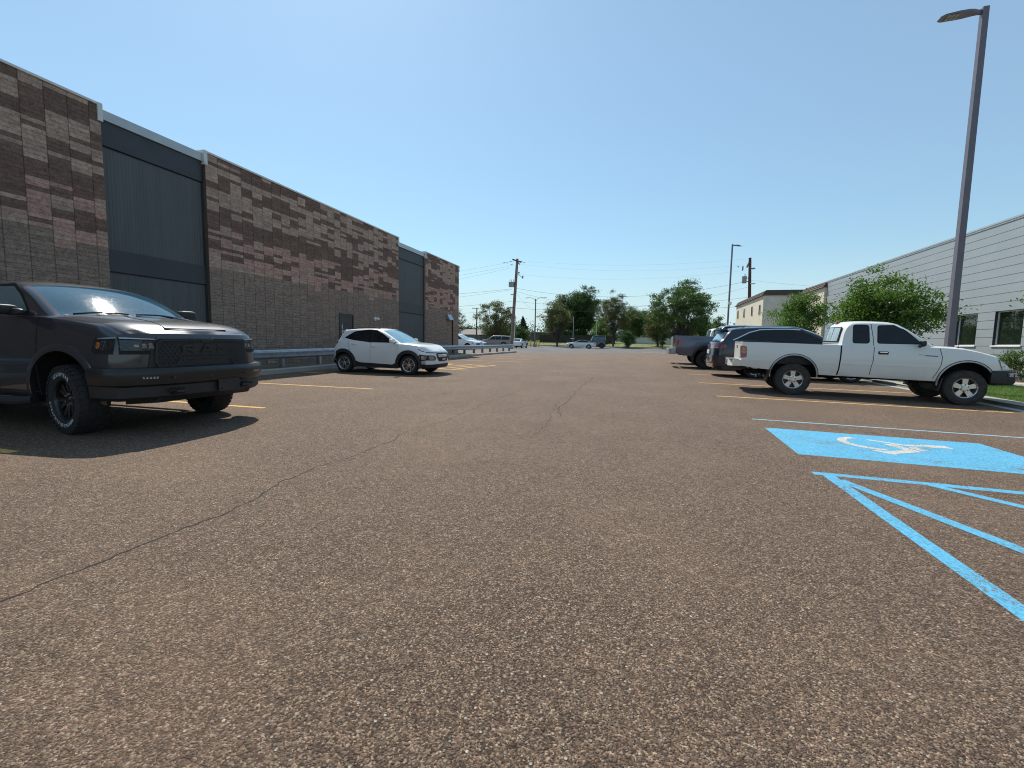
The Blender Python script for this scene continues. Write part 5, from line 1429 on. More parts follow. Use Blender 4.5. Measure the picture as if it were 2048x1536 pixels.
    m = MB(); m.hexa([(.55, -.72, .36), (1.0, -.66, .40), (1.0, .66, .40), (.55, .72, .36), (.55, -.72, .46), (1.05, -.66, .47), (1.05, .66, .47), (.55, .72, .46)]); m.build('air_dam', 'black_plastic', bp, smooth=0)
    for sg in SD:
        m = MB(); m.box(1.055, 1.10, min(sg * .40, sg * .56), max(sg * .40, sg * .56), .50, .57); m.build('tow_recess', 'seam', bp, smooth=0)
        m = MB(); m.tube([(1.04, sg * .43, .52), (1.14, sg * .43, .53), (1.14, sg * .53, .53), (1.04, sg * .53, .52)], .014, 8); m.build('tow_hook', 'black_plastic', bp)
        m = MB(); fx = lambda y: 1.10 - .24 * abs(y) ** 3.2 + .05
        for k in range(5):
            y = .70 + .03 * k; x = fx(y); m.box(x - .02, x + .004, min(sg * y, sg * (y + .02)), max(sg * y, sg * (y + .02)), .70, .725)
        m.build('fog_light', 'lamp_clear', bp, smooth=0)
        m = MB(); m.box(1.10, 1.128, min(sg * .45, sg * .62), max(sg * .45, sg * .62), .535, .56); m.build('bumper_slot', 'seam', bp, smooth=0)
    m = MB(); m.box(1.135, 1.15, -.29 + .33, .04 + .33, .475, .635); pm = m.build('plate_holder', 'black_plastic', bp, smooth=0)
    m = MB()
    for y, z in ((.12, .60), (.29, .60), (.08, .51), (.33, .51)): m.lathe([(0, 0), (.013, 0), (.013, .004), (0, .004)], (0, 0, 0), 10, axis='z')
    m.v = []; m.f = []; m.m = []
    for y, z in ((.12, .60), (.29, .60), (.08, .51), (.33, .51)): m.box(1.151, 1.153, y - .01, y + .01, z - .01, z + .01)
    m.build('bolt_hole', 'seam', pm, smooth=0)
    m = MB()
    for y in (-.56, -.08, .50): m.blob((1.150, y, .70), (.006, .018, .018), 2)
    m.build('parking_sensor', 'black_plastic', bp)
    # rear
    m = MB(); m.sweep([(-4.72, -1.0), (-4.92, -.96), (-4.95, 0), (-4.92, .96), (-4.72, 1.0)], [(0, .55), (.03, .58), (.03, .76), (-.08, .78), (-.08, .55)]); m.build('rear_bumper', 'black_plastic', r)
    for sg in SD:
        m = MB(); m.patch([(-4.74, .98), (-4.74, 1.30), (-4.56, 1.30), (-4.60, .98)], B.side(sg), .008); m.patch([(.82, .98), (.82, 1.3), (.95, 1.3), (.95, .98)], lambda y, z, o: B.tail(sg * y, z, o), .01); m.build('taillight', 'lamp_red', r, smooth=0)
    let = [('GOODYEAR', pi * .50, .066, 0), ('WRANGLER DURATRAC', -pi * .60, .058, 0)]
    for x in (0, -3.67):
        for sg in SD: wheel(r, x, .875, .42, sg, width=.285, rr=.238, spokes=6, smat='alloy_black', knob=True, sw=.055, twin=True, lugmat='alloy', hubr=.085, letters=let if sg < 0 and x == 0 else None, dish=.0, steer=radians(-10) if x == 0 else 0)
    m = MB(); m.tube([(-3.67, -.8, .42), (-3.67, .8, .42)], .05, 8); m.blob((-3.67, .0, .42), (.17, .17, .16), 2.2); m.tube([(0, -.8, .42), (0, .8, .42)], .035, 8); m.tube([(-3.5, 0, .45), (-.5, 0, .5)], .04, 8); m.build('axle', 'under', r)
dark_pickup()

# ================================================================== white hatchback crossover
def hatchback():
    r = place('hatchback_car', 'small white crossover hatchback with black lower cladding parked by the guardrail', 'car', -7.42, 14.37, radians(0))
    A = [(0, .34, .385), (-2.50, .34, .385)]
    B = Body(-3.10, .86, [(-3.1, .36), (-2.95, .28), (-2.4, .22), (-.4, .20), (.6, .22), (.86, .28)],
             [(-3.1, 1.02), (-2.95, 1.08), (-2.5, 1.10), (-1.5, 1.05), (-.6, 1.03), (-.2, 1.02), (.2, .985), (.5, .93), (.72, .865), (.86, .80)],
             [(-3.1, 1.04), (-2.5, 1.12), (-1., 1.06), (-.2, 1.075), (.2, 1.045), (.5, .985), (.72, .905), (.86, .815)],
             [(-3.1, .86), (-2.5, .91), (-1.3, .885), (0, .91), (.5, .885), (.86, .78)], ws=[(-3.1, .93), (-1.5, .94), (0, .93), (.86, .92)], wb=.955, zm=.72,
             arches=A, bowf=.24, bowr=.22, leanf=[(.2, -.06), (.4, 0), (.65, 0), (.75, -.03), (.82, -.08)], leanr=[(.3, .08), (.5, 0), (.8, .03), (1.0, .12), (1.1, .2)], xf0=.32, xr0=-2.75, q=5)
    body, D = B.build(r, 'p_white', [(-1.45, -.42, .34), (-2.22, -1.46, .36)], wellw=.40)
    Cb = Cabin(B, [(-2.92, 1.07), (-2.74, 1.41), (-2.66, 1.475), (-2.27, 1.535), (-1.5, 1.56), (-1.15, 1.535), (-.98, 1.49), (-.12, 1.045)], -1.0, -2.74, tum=.33, inset=.03, drop=.04, bow=.16, bowr=.12)
    Cb.build(r, 'p_white', ws='glass_wind_lit')
    m = MB(); m.hexa([(-2.86, -.46, 1.40), (-2.60, -.58, 1.40), (-2.60, .58, 1.40), (-2.86, .46, 1.40), (-2.88, -.46, 1.43), (-2.60, -.58, 1.485), (-2.60, .58, 1.485), (-2.88, .46, 1.43)]); m.build('spoiler', 'p_white', r, smooth=0)
    for (k, sg), d in D:
        x, z = ((-1.30, .93) if k == 0 else (-2.08, 1.0))
        h = MB(); h.blob((x, sg * (B.S(x, z) + .025), z), (.095, .020, .020), 3); h.build('handle', 'p_white', d)
    for sg in SD:
        sd = B.side(sg); ns = lambda y, z, o: B.nose(sg * y, z, o); tl = lambda y, z, o: B.tail(sg * y, z, o)
        glz_ = rounded([(-2.50, 1.20), (-2.10, 1.42), (-1.6, 1.465), (-1.22, 1.45), (-.95, 1.37), (-.42, 1.065), (-1.48, 1.09), (-2.10, 1.13)], .05)
        fr = pane(r, Cb, sg, glz_, 'glass_dark', .03)
        m = MB(); m.patch([(-1.47, 1.07), (-1.45, 1.475), (-1.40, 1.475), (-1.39, 1.07)], Cb.side(sg), .009, walls=False); m.build('pillar', 'seam', fr, smooth=0)
        m = MB()
        for pts in ([(-.42, .36), (-.40, .70), (-.42, 1.02)], [(-1.455, .40), (-1.45, .70), (-1.45, 1.06)], [(-2.20, .70), (-2.3, .95), (-2.32, 1.10)]): m.ribbon(pts, sd, .008, .002)
        m.build('panel_gap', 'seam', r, smooth=0)
        m = MB(); flare(m, B, 0, sg, .105, .024, -.25, pi + .3); flare(m, B, 1, sg, .105, .024, -.3, pi + .25)
        m.patch([(-2.10, .22), (-2.10, .45), (-1.85, .37), (-.60, .33), (-.42, .42), (-.42, .21)], sd, .020)
        m.patch([(.36, .25), (.36, .62), (.48, .70), (.86, .67), (.86, .50), (.56, .47), (.50, .37), (.86, .36), (.86, .24)], sd, .018, da=.04)
        m.patch([(-2.92, .34), (-2.92, .62), (-2.80, .74), (-2.80, .32)], sd, .018)
        m.build('cladding', 'black_plastic', r)
        m = MB(); m.patch([(.775, .50), (.54, .50), (.50, .58), (.58, .66), (.775, .675)], ns, .016, da=.03); m.build('lamp_pod', 'black_plastic', r)
        m = MB(); m.patch(rounded([(.57, .525), (.60, .64), (.74, .65), (.74, .525)], .02), ns, .021, da=.05); m.patch([(.60, .53), (.60, .645), (.83, .65), (.83, .53)], sd, .023, da=.03); m.build('headlight', 'lamp_clear', r)
        m = MB(); m.patch([(.45, .56), (.43, .66), (.465, .66), (.50, .56)], sd, .024); m.build('side_marker', 'lamp_amber', r, smooth=0)
        m = MB(); m.patch([(.40, .735), (.46, .765), (.77, .775), (.77, .75)], ns, .008, da=.05); m.patch([(.36, .855), (.38, .875), (.82, .80), (.82, .78)], sd, .008, da=.05); m.build('running_light', 'lamp_smoke', r)
        m = MB(); m.patch([(-2.90, .99), (-2.90, 1.06), (-2.72, 1.07), (-2.74, 1.01)], sd, .010); m.patch([(.45, .97), (.45, 1.04), (.80, 1.05), (.80, .98)], tl, .01, da=.06); m.build('taillight', 'lamp_red', r)
        mirror(r, -.52 if sg < 0 else -.74, .855, 1.08, sg, 'p_white', (.075, .115, .07))
        m = MB(); P_ = [Cb.top(x, sg * .54, .025 if -2.3 < x < -1.3 else .0) for x in np.linspace(-2.42, -1.2, 12)]; m.tube(P_, .014, 6); m.build('roof_rail', 'black_plastic', r)
    g = MB(); g.patch(rounded([(-.30, .46), (-.44, .60), (-.46, .72), (-.38, .745), (.38, .745), (.46, .72), (.44, .60), (.30, .46)], .02), B.nose, .014, da=.06); gg = g.build('grille', 'black_plastic', r)
    g = MB()
    for j in range(6):
        z = .49 + .042 * j; g.ribbon([(y, z) for y in np.linspace(-.38, .38, 9)], B.nose, .007, .018)
    g.build('grille_mesh', 'alloy_black', gg, smooth=0)
    g = MB(); e = [(.075 * cos(t), .66 + .042 * sin(t)) for t in np.linspace(0, 2 * pi, 25)]; g.ribbon(e, B.nose, .012, .024)
    add_text(g, 'H', .075, lambda u, v, w: B.nose((u + v * .35) * 1.2, .66 + v, .022 + w), depth=.003, bold=.002); g.build('badge', 'chrome', gg, smooth=0)
    g = MB(); g.patch([(-.15, .485), (-.15, .575), (.15, .575), (.15, .485)], B.nose, .030); pl = g.build('licence_plate', 'plate_dark', r, smooth=0)
    g = MB(); g.patch([(-.115, .505), (-.115, .553), (-.02, .553), (-.02, .505)], B.nose, .032); g.patch([(.005, .505), (.005, .553), (.115, .553), (.115, .505)], B.nose, .032); g.build('plate_mark', 'plate_white', pl, smooth=0)
    g = MB(); g.patch([(-.75, .24), (-.75, .36), (-.40, .37), (.40, .37), (.75, .36), (.75, .24)], B.nose, .020, da=.03); g.build('front_lip', 'black_plastic', r)
    g = MB(); g.ribbon([(y, .765) for y in np.linspace(-.42, .42, 9)], B.nose, .010, .006); g.build('hood_gap', 'seam', r, smooth=0)
    g = MB(); g.patch([(-.75, .36), (-.75, .62), (.75, .62), (.75, .36)], B.tail, .012, da=.08); g.build('rear_cladding', 'black_plastic', r)
    for x in (0, -2.50):
        for sg in SD: wheel(r, x, .785, .325, sg, width=.205, rr=.215, spokes=5, smat='alloy', sw=.020, twin=True, dish=.008, hubr=.055, lugs=5)
hatchback()

# ================================================================== old white extended-cab pickup
def old_pickup():
    yaw = -.08
    r = place('pickup_truck', 'dusty white extended cab pickup with big off-road tyres in front of the metal building', 'pickup truck', 7.28, 13.66, yaw)
    A = [(0, .49, .515), (-3.44, .50, .525)]
    B = Body(-4.68, .92, [(-4.68, .69), (-4.0, .62), (-2.8, .545), (-1.8, .535), (-.5, .52), (.40, .62), (.62, .76), (.92, .78)],
             [(-4.68, 1.32), (-3.6, 1.315), (-2.44, 1.30), (-1.0, 1.305), (-.58, 1.30), (-.16, 1.28), (.10, 1.235), (.35, 1.17), (.60, 1.10), (.80, 1.02), (.92, .95)],
             [(-4.68, 1.325), (-2.44, 1.31), (-.58, 1.345), (-.16, 1.335), (.10, 1.29), (.35, 1.23), (.60, 1.15), (.80, 1.05), (.92, .96)],
             [(-4.68, .885), (-3.4, .91), (-1.5, .895), (0, .915), (.50, .90), (.92, .85)], ws=[(-4.68, .975), (-2.4, .96), (-.5, .95), (.92, .93)], wb=.96, zm=.95,
             arches=A, bowf=.25, bowr=.02, leanf=[(.6, 0), (.85, 0), (1.0, -.04), (1.1, -.06)], xf0=.50, xr0=-4.4, q=6)
    curve = [(-.62, .56), (-.55, .72), (-.49, .90), (-.48, 1.08), (-.53, 1.28)]
    body, D = B.build(r, 'p_white_old', [(-1.80, -.50, .60)], bed=(-4.62, -2.50), wellw=.42)
    Cb = Cabin(B, [(-2.53, 1.28), (-2.515, 1.45), (-2.46, 1.72), (-2.40, 1.83), (-2.26, 1.90), (-1.95, 1.925), (-1.5, 1.915), (-1.22, 1.87), (-1.10, 1.82), (-.42, 1.325)], -1.14, -2.44, tum=.24, inset=.035, drop=.045, bow=.14, bowr=.08)
    # the cab back overhangs the bed gap slightly
    Cb.build(r, 'p_white_old', ws='glass_wind_lit', rw=False)
    rear_glass(r, Cb, .66, 1.40, 1.74, 3)
    m = MB(); m.box(-4.60, -2.52, -.70, .70, .78, .83)
    for y in (-.72, .70): m.box(-4.60, -2.52, y, y + .02, .83, 1.28)
    m.build('bed_floor', 'black_plastic', r, smooth=0)
    for sg in SD:
        m = MB(); m.box(-4.64, -2.52, min(sg * .74, sg * .865), max(sg * .74, sg * .865), 1.325, 1.338); m.build('bed_rail_cap', 'black_plastic', r, smooth=0)
    for (k, sg), d in D:
        h = MB(); h.patch(rounded([(-1.70, 1.11), (-1.70, 1.18), (-1.50, 1.18), (-1.50, 1.11)], .02), B.side(sg), .012); hh = h.build('handle', 'seam', d, smooth=0)
        h = MB(); h.blob((-1.60, sg * (B.S(-1.6, 1.15) + .022), 1.155), (.082, .012, .016), 4); h.build('handle_grip', 'chrome', hh)
        if sg < 0:
            h = MB(); h.patch([(-.80, 1.10), (-.80, 1.125), (-.56, 1.115), (-.56, 1.09)], B.side(sg), .004, walls=False); h.patch([(-.92, 1.125), (-.92, 1.135), (-.82, 1.13), (-.82, 1.12)], B.side(sg), .004, walls=False); h.build('door_script', 'blue_sticker', d, smooth=0)
    for sg in SD:
        sd = B.side(sg); ns = lambda y, z, o: B.nose(sg * y, z, o); tl = lambda y, z, o: B.tail(sg * y, z, o)
        m = MB()
        m.ribbon([(-1.83, .57), (-1.82, .75), (-1.79, .95), (-1.785, 1.28)], sd, .012, .002)
        m.ribbon(curve, sd, .012, .002)
        m.ribbon([(-1.80, .58), (-1.2, .575), (-.63, .57)], sd, .009, .002)
        m.build('door_gap', 'seam', r, smooth=0)
        m = MB(); m.ribbon([(-2.50, .56), (-2.475, .70), (-2.46, 1.0), (-2.455, 1.30)], sd, .030, .003); m.build('bed_gap', 'seam', r, smooth=0)
        m = MB(); m.ribbon([(-1.785, 1.28), (-1.80, 1.5), (-1.85, 1.84)], Cb.side(sg), .012, .002); m.build('door_gap', 'seam', r, smooth=0)
        m = MB()
        for a, b in ((-4.5, -3.98), (-2.86, -2.52), (-2.42, -1.86), (-1.76, -.54)):
            cr = MB(); cr.patch([(a, .835), (a, .862), (b, .862), (b, .835)], sd, .008, da=.06); cr.build('body_crease', 'p_white_old', r, smooth=0)
        m = MB(); m.ribbon([(-2.44, .585), (-1.2, .57), (-.60, .56)], sd, .05, .012); m.build('rocker', 'p_white_old', r)
        for i in (0, 1):
            m = MB(); flare(m, B, i, sg, .020, .014, -.05 if i else .30, pi + .12, n=26); m.build('arch_trim', 'galv', r)
            m = MB(); xc, zc, rr = B.arches[i]; m.ribbon([(xc + (rr + .026) * cos(t), zc + (rr + .026) * sin(t)) for t in np.linspace(.25 if i == 0 else -.05, pi + .12, 24)], sd, .014, .008); m.build('arch_seal', 'seam', r, smooth=0)
        pane(r, Cb, sg, rounded([(-1.70, 1.375), (-1.70, 1.80), (-1.30, 1.80), (-1.05, 1.70), (-.70, 1.375)], .055), 'glass_dark', .018)
        pane(r, Cb, sg, rounded([(-2.23, 1.375), (-2.22, 1.80), (-1.90, 1.80), (-1.88, 1.375)], .07, 5), 'glass_dark', .018)
        mirror(r, -.90 if sg < 0 else -.80, .855, 1.34, sg, 'black_plastic', (.05, .08, .07))
        # tail lamp: amber over clear over red
        t = MB(); t.patch(rounded([(-4.685, .90), (-4.685, 1.22), (-4.57, 1.21), (-4.545, 1.15), (-4.545, .92)], .03), sd, .006); t.patch([(.74, .90), (.74, 1.22), (.88, 1.22), (.88, .90)], tl, .010); tlp = t.build('taillight', 'lamp_red', r, smooth=60)
        t = MB(); t.patch([(-4.685, 1.075), (-4.685, 1.215), (-4.58, 1.205), (-4.555, 1.14), (-4.555, 1.075)], sd, .010); t.patch([(.745, 1.075), (.745, 1.215), (.88, 1.215), (.88, 1.075)], tl, .014); t.build('indicator', 'lamp_amber', tlp, smooth=60)
        t = MB(); t.patch([(-4.685, 1.035), (-4.685, 1.075), (-4.555, 1.075), (-4.55, 1.035)], sd, .011); t.patch([(.745, 1.035), (.745, 1.075), (.88, 1.075), (.88, 1.035)], tl, .015); t.build('reverse_light', 'lamp_clear', tlp, smooth=60)
        t = MB(); t.patch([(.52, 1.075), (.60, .96), (.86, .86), (.915, .85), (.915, .94), (.80, 1.0), (.60, 1.08)], sd, .008, da=.04); t.patch([(.62, .84), (.60, .94), (.84, .94), (.84, .84)], ns, .01, da=.05); hl = t.build('headlight', 'lamp_clear', r, smooth=60)
        t = MB(); t.patch([(.56, 1.06), (.64, .96), (.82, .88), (.88, .90), (.76, .99), (.62, 1.06)], sd, .012, da=.04); t.build('corner_light', 'lamp_amber', hl, smooth=60)
        t = MB(); t.patch([(.36, .985), (.5, .83), (.66, .81), (.66, .83)], sd, .001, walls=False) if False else None
        # mud flaps
        for x in (-.46, -4.02):
            f_ = MB(); f_.hexa([(x - .03, sg * .62, .30), (x, sg * .62, .30), (x, sg * .88, .30), (x - .03, sg * .88, .30), (x + .02, sg * .62, .60), (x + .05, sg * .62, .60), (x + .05, sg * .89, .60), (x + .02, sg * .89, .60)]); f_.build('mud_flap', 'black_plastic', r, smooth=0)
    # front bumper
    pl = [(.42, .90), (.62, .92), (.82, .87), (.95, .66), (1.02, .34), (1.04, 0), (1.02, -.34), (.95, -.66), (.82, -.87), (.62, -.92), (.42, -.90)]
    m = MB(); m.sweep(pl[::-1], [(-.10, .50), (-.01, .51), (.025, .56), (.03, .76), (.0, .82), (-.10, .83)]); bp = m.build('bumper', 'black_plastic', r, smooth=50)
    for sg in SD:
        m = MB(); m.hexa([(.70, sg * .90, .70), (.86, sg * .82, .70), (.89, sg * .85, .70), (.73, sg * .955, .70), (.68, sg * .90, .79), (.86, sg * .82, .79), (.89, sg * .86, .79), (.70, sg * .965, .79)]); m.build('fog_light', 'lamp_clear', bp, smooth=0)
    g = MB(); g.patch([(-.62, .86), (-.62, 1.0), (.62, 1.0), (.62, .86)], B.nose, .012); g.build('grille', 'black_plastic', r)
    # rear step bumper: two pale blocks with a recessed middle
    m = MB(); m.box(-4.90, -4.69, -.34, .34, .68, .76); bb_ = m.build('rear_bumper', 'p_white_old', r, smooth=0)
    for sg in SD:
        m = MB(); m.hexa([(-4.93, sg * .30, .66), (-4.70, sg * .30, .66), (-4.66, sg * .86, .68), (-4.86, sg * .86, .68), (-4.93, sg * .30, .845), (-4.70, sg * .30, .845), (-4.60, sg * .90, .845), (-4.84, sg * .90, .845)]); m.build('bumper_end', 'p_white_old', bb_, smooth=20)
        m = MB(); m.box(-4.92, -4.70, min(sg * .40, sg * .82), max(sg * .40, sg * .82), .846, .856); m.build('step_pad', 'black_plastic', bb_, smooth=0)
    m = MB(); m.box(-4.91, -4.905, -.26, .26, .70, .82); m.build('plate_recess', 'seam', bb_, smooth=0)
    tg = MB(); tg.ribbon([(y, 1.285) for y in np.linspace(-.72, .72, 5)], B.tail, .012, .003); tg.ribbon([(-.72, .78), (-.72, 1.31)], B.tail, .012, .003); tg.ribbon([(.72, .78), (.72, 1.31)], B.tail, .012, .003); tg.ribbon([(y, .775) for y in np.linspace(-.72, .72, 5)], B.tail, .014, .003); tg.build('tailgate_gap', 'seam', r, smooth=0)
    tg = MB(); tg.patch(rounded([(-.07, 1.15), (-.07, 1.22), (.07, 1.22), (.07, 1.15)], .02), B.tail, .012); tg.build('tailgate_handle', 'seam', r, smooth=0)
    b = MB(); b.blob((-2.36, 0, 1.88), (.05, .12, .025), 4); b.build('brake_light', 'lamp_red', r)
    # sliding rear window bars
    b = MB(); b.tube([(-.15, -.74, 1.30), (-.17, -.77, 1.95)], .005, 6); b.blob((-.15, -.74, 1.305), (.02, .02, .02)); b.build('antenna', 'seam', r)
    m = MB(); m.tube([(-4.1, .3, .50), (-3.8, .35, .48), (-2.9, .4, .50), (-2.0, .4, .50)], .03, 8); m.blob((-3.2, .4, .50), (.30, .10, .09)); m.tube([(-3.44, -.75, .40), (-3.44, .75, .40)], .045, 8); m.blob((-3.44, .05, .40), (.15, .15, .14), 2.2); m.tube([(-3.35, .03, .42), (-1.0, .05, .52)], .035, 8); m.box(-4.5, .3, -.42, -.34, .47, .56); m.box(-4.5, .3, .34, .42, .47, .56); m.tube([(0, -.75, .40), (0, .75, .40)], .03, 8); m.build('chassis', 'under', r)
    m = MB(); m.hexa([(-4.70, -.06, .56), (-4.45, -.06, .56), (-4.45, .06, .56), (-4.70, .06, .56), (-4.86, -.04, .60), (-4.45, -.05, .66), (-4.45, .05, .66), (-4.86, .04, .60)]); m.build('tow_hitch', 'brake', r, smooth=0)
    for x in (0, -3.44):
        for sg in SD: wheel(r, x, .785, .398, sg, width=.275, rr=.226, spokes=5, smat='alloy', knob=True, tmat='tyre_dusty', sw=.115, dish=.012, hubr=.098, lugs=6, lugmat='seam')
old_pickup()

# ================================================================== navy crossover between the pickups
def crossover():
    r = place('crossover_car', 'dark navy crossover with chrome window strip between the white and slate pickups', 'car', 7.02, 19.06, 0.)
    A = [(0, .40, .45), (-3.0, .40, .45)]
    B = Body(-4.52, .95, [(-4.52, .40), (-4.3, .30), (-3.3, .27), (-.5, .25), (.95, .35)],
             [(-4.52, 1.28), (-4.3, 1.34), (-3.5, 1.36), (-2, 1.30), (-.6, 1.26), (-.2, 1.23), (.4, 1.12), (.75, 1.02), (.95, .90)],
             [(-4.52, 1.29), (-2, 1.32), (-.2, 1.30), (.4, 1.20), (.75, 1.08), (.95, .91)],
             [(-4.52, .93), (-3.4, 1.0), (-1.5, .985), (0, 1.0), (.95, .90)], ws=.93, wb=.95, zm=.85, arches=A, bowf=.30, bowr=.26,
             leanr=[(.3, .10), (.46, .0), (.8, .03), (1.05, .05), (1.25, .10), (1.36, .18)], leanf=[(.3, 0), (.8, 0), (1., -.1)], xr0=-4.0, q=5)
    B.build(r, 'p_navy', [(-1.65, -.5, .45), (-2.65, -1.66, .45)], wellw=.45)
    Cb = Cabin(B, [(-4.36, 1.34), (-4.12, 1.70), (-4.02, 1.76), (-3.67, 1.83), (-2.8, 1.90), (-2.0, 1.91), (-1.5, 1.88), (-1.2, 1.80), (-.2, 1.28)], -1.25, -4.12, tum=.30, inset=.03, drop=.05, bow=.16, bowr=.22)
    Cb.build(r, 'p_navy', ws='glass_wind_lit', rg='glass_wind_lit')
    m = MB(); m.hexa([(-4.26, -.56, 1.70), (-3.95, -.62, 1.74), (-3.95, .62, 1.74), (-4.26, .56, 1.70), (-4.28, -.56, 1.735), (-3.95, -.62, 1.80), (-3.95, .62, 1.80), (-4.28, .56, 1.735)]); m.build('spoiler', 'p_navy', r, smooth=0)
    for sg in SD:
        sd = B.side(sg); tl = lambda y, z, o: B.tail(sg * y, z, o)
        gl = rounded([(-3.62, 1.40), (-3.20, 1.62), (-2.85, 1.73), (-2.0, 1.77), (-1.5, 1.74), (-1.15, 1.62), (-.55, 1.34), (-2.0, 1.36)], .05)
        fr = pane(r, Cb, sg, gl, 'glass_dark', .02)
        m = MB(); L = [(-3.78, 1.37), (-3.62, 1.45), (-3.25, 1.66), (-2.9, 1.765), (-2.4, 1.795), (-2.0, 1.805), (-1.6, 1.79)]; m.ribbon(L, Cb.side(sg), .030, .008); m.build('chrome_strip', 'chrome', fr)
        m = MB(); m.patch([(-4.515, 1.04), (-4.515, 1.18), (-4.05, 1.20), (-3.98, 1.14), (-4.05, 1.06)], sd, .012, da=.03); m.patch([(.42, 1.05), (.42, 1.14), (.62, 1.18), (.862, 1.185), (.862, 1.04)], tl, .012, da=.03); tq = m.build('taillight', 'lamp_red', r)
        m = MB(); m.patch([(.50, 1.06), (.50, 1.09), (.88, 1.09), (.88, 1.06)], tl, .017, da=.06); m.build('reverse_light', 'lamp_clear', tq)
        m = MB(); m.patch([(.50, .55), (.54, .64), (.80, .64), (.80, .55)], tl, .012, da=.06); m.build('reflector', 'lamp_red', r)
        m = MB(); flare(m, B, 0, sg, .05, .010, -.1, pi + .1); flare(m, B, 1, sg, .05, .010, -.1, pi + .1); m.patch([(-2.5, .27), (-2.5, .36), (-.5, .34), (-.5, .27)], sd, .012); m.build('cladding', 'black_plastic', r)
        mirror(r, -.70, .94, 1.34, sg, 'p_navy', (.08, .12, .08))
        m = MB(); P_ = [Cb.top(x, sg * .60, .03 if -3.5 < x < -1.6 else 0) for x in np.linspace(-3.7, -1.4, 14)]; m.tube(P_, .014, 6); m.build('roof_rail', 'chrome', r)
    m = MB(); m.patch([(-.70, .34), (-.78, .48), (-.45, .46), (.45, .46), (.78, .48), (.70, .34)], B.tail, .02, da=.06); m.build('skid_plate', 'chrome', r)
    m = MB(); m.patch([(-.80, .68), (-.80, .78), (.80, .78), (.80, .68)], B.tail, .03, da=.06); m.build('rear_bumper', 'p_navy', r)
    m = MB(); m.patch([(-.28, .84), (-.28, .99), (.28, .99), (.28, .84)], B.tail, .012); m.build('licence_plate', 'plate_white', r, smooth=0)
    m = MB(); P_ = [(-4.43, y, 1.36) for y in (-.1, .3)]; m.tube(P_, .012, 6); m.build('wiper', 'seam', r)
    for x in (0, -3.0):
        for sg in SD: wheel(r, x, .875, .385, sg, width=.245, rr=.255, spokes=5, smat='alloy', sw=.09, dish=.008, hubr=.07, lugs=5)
crossover()

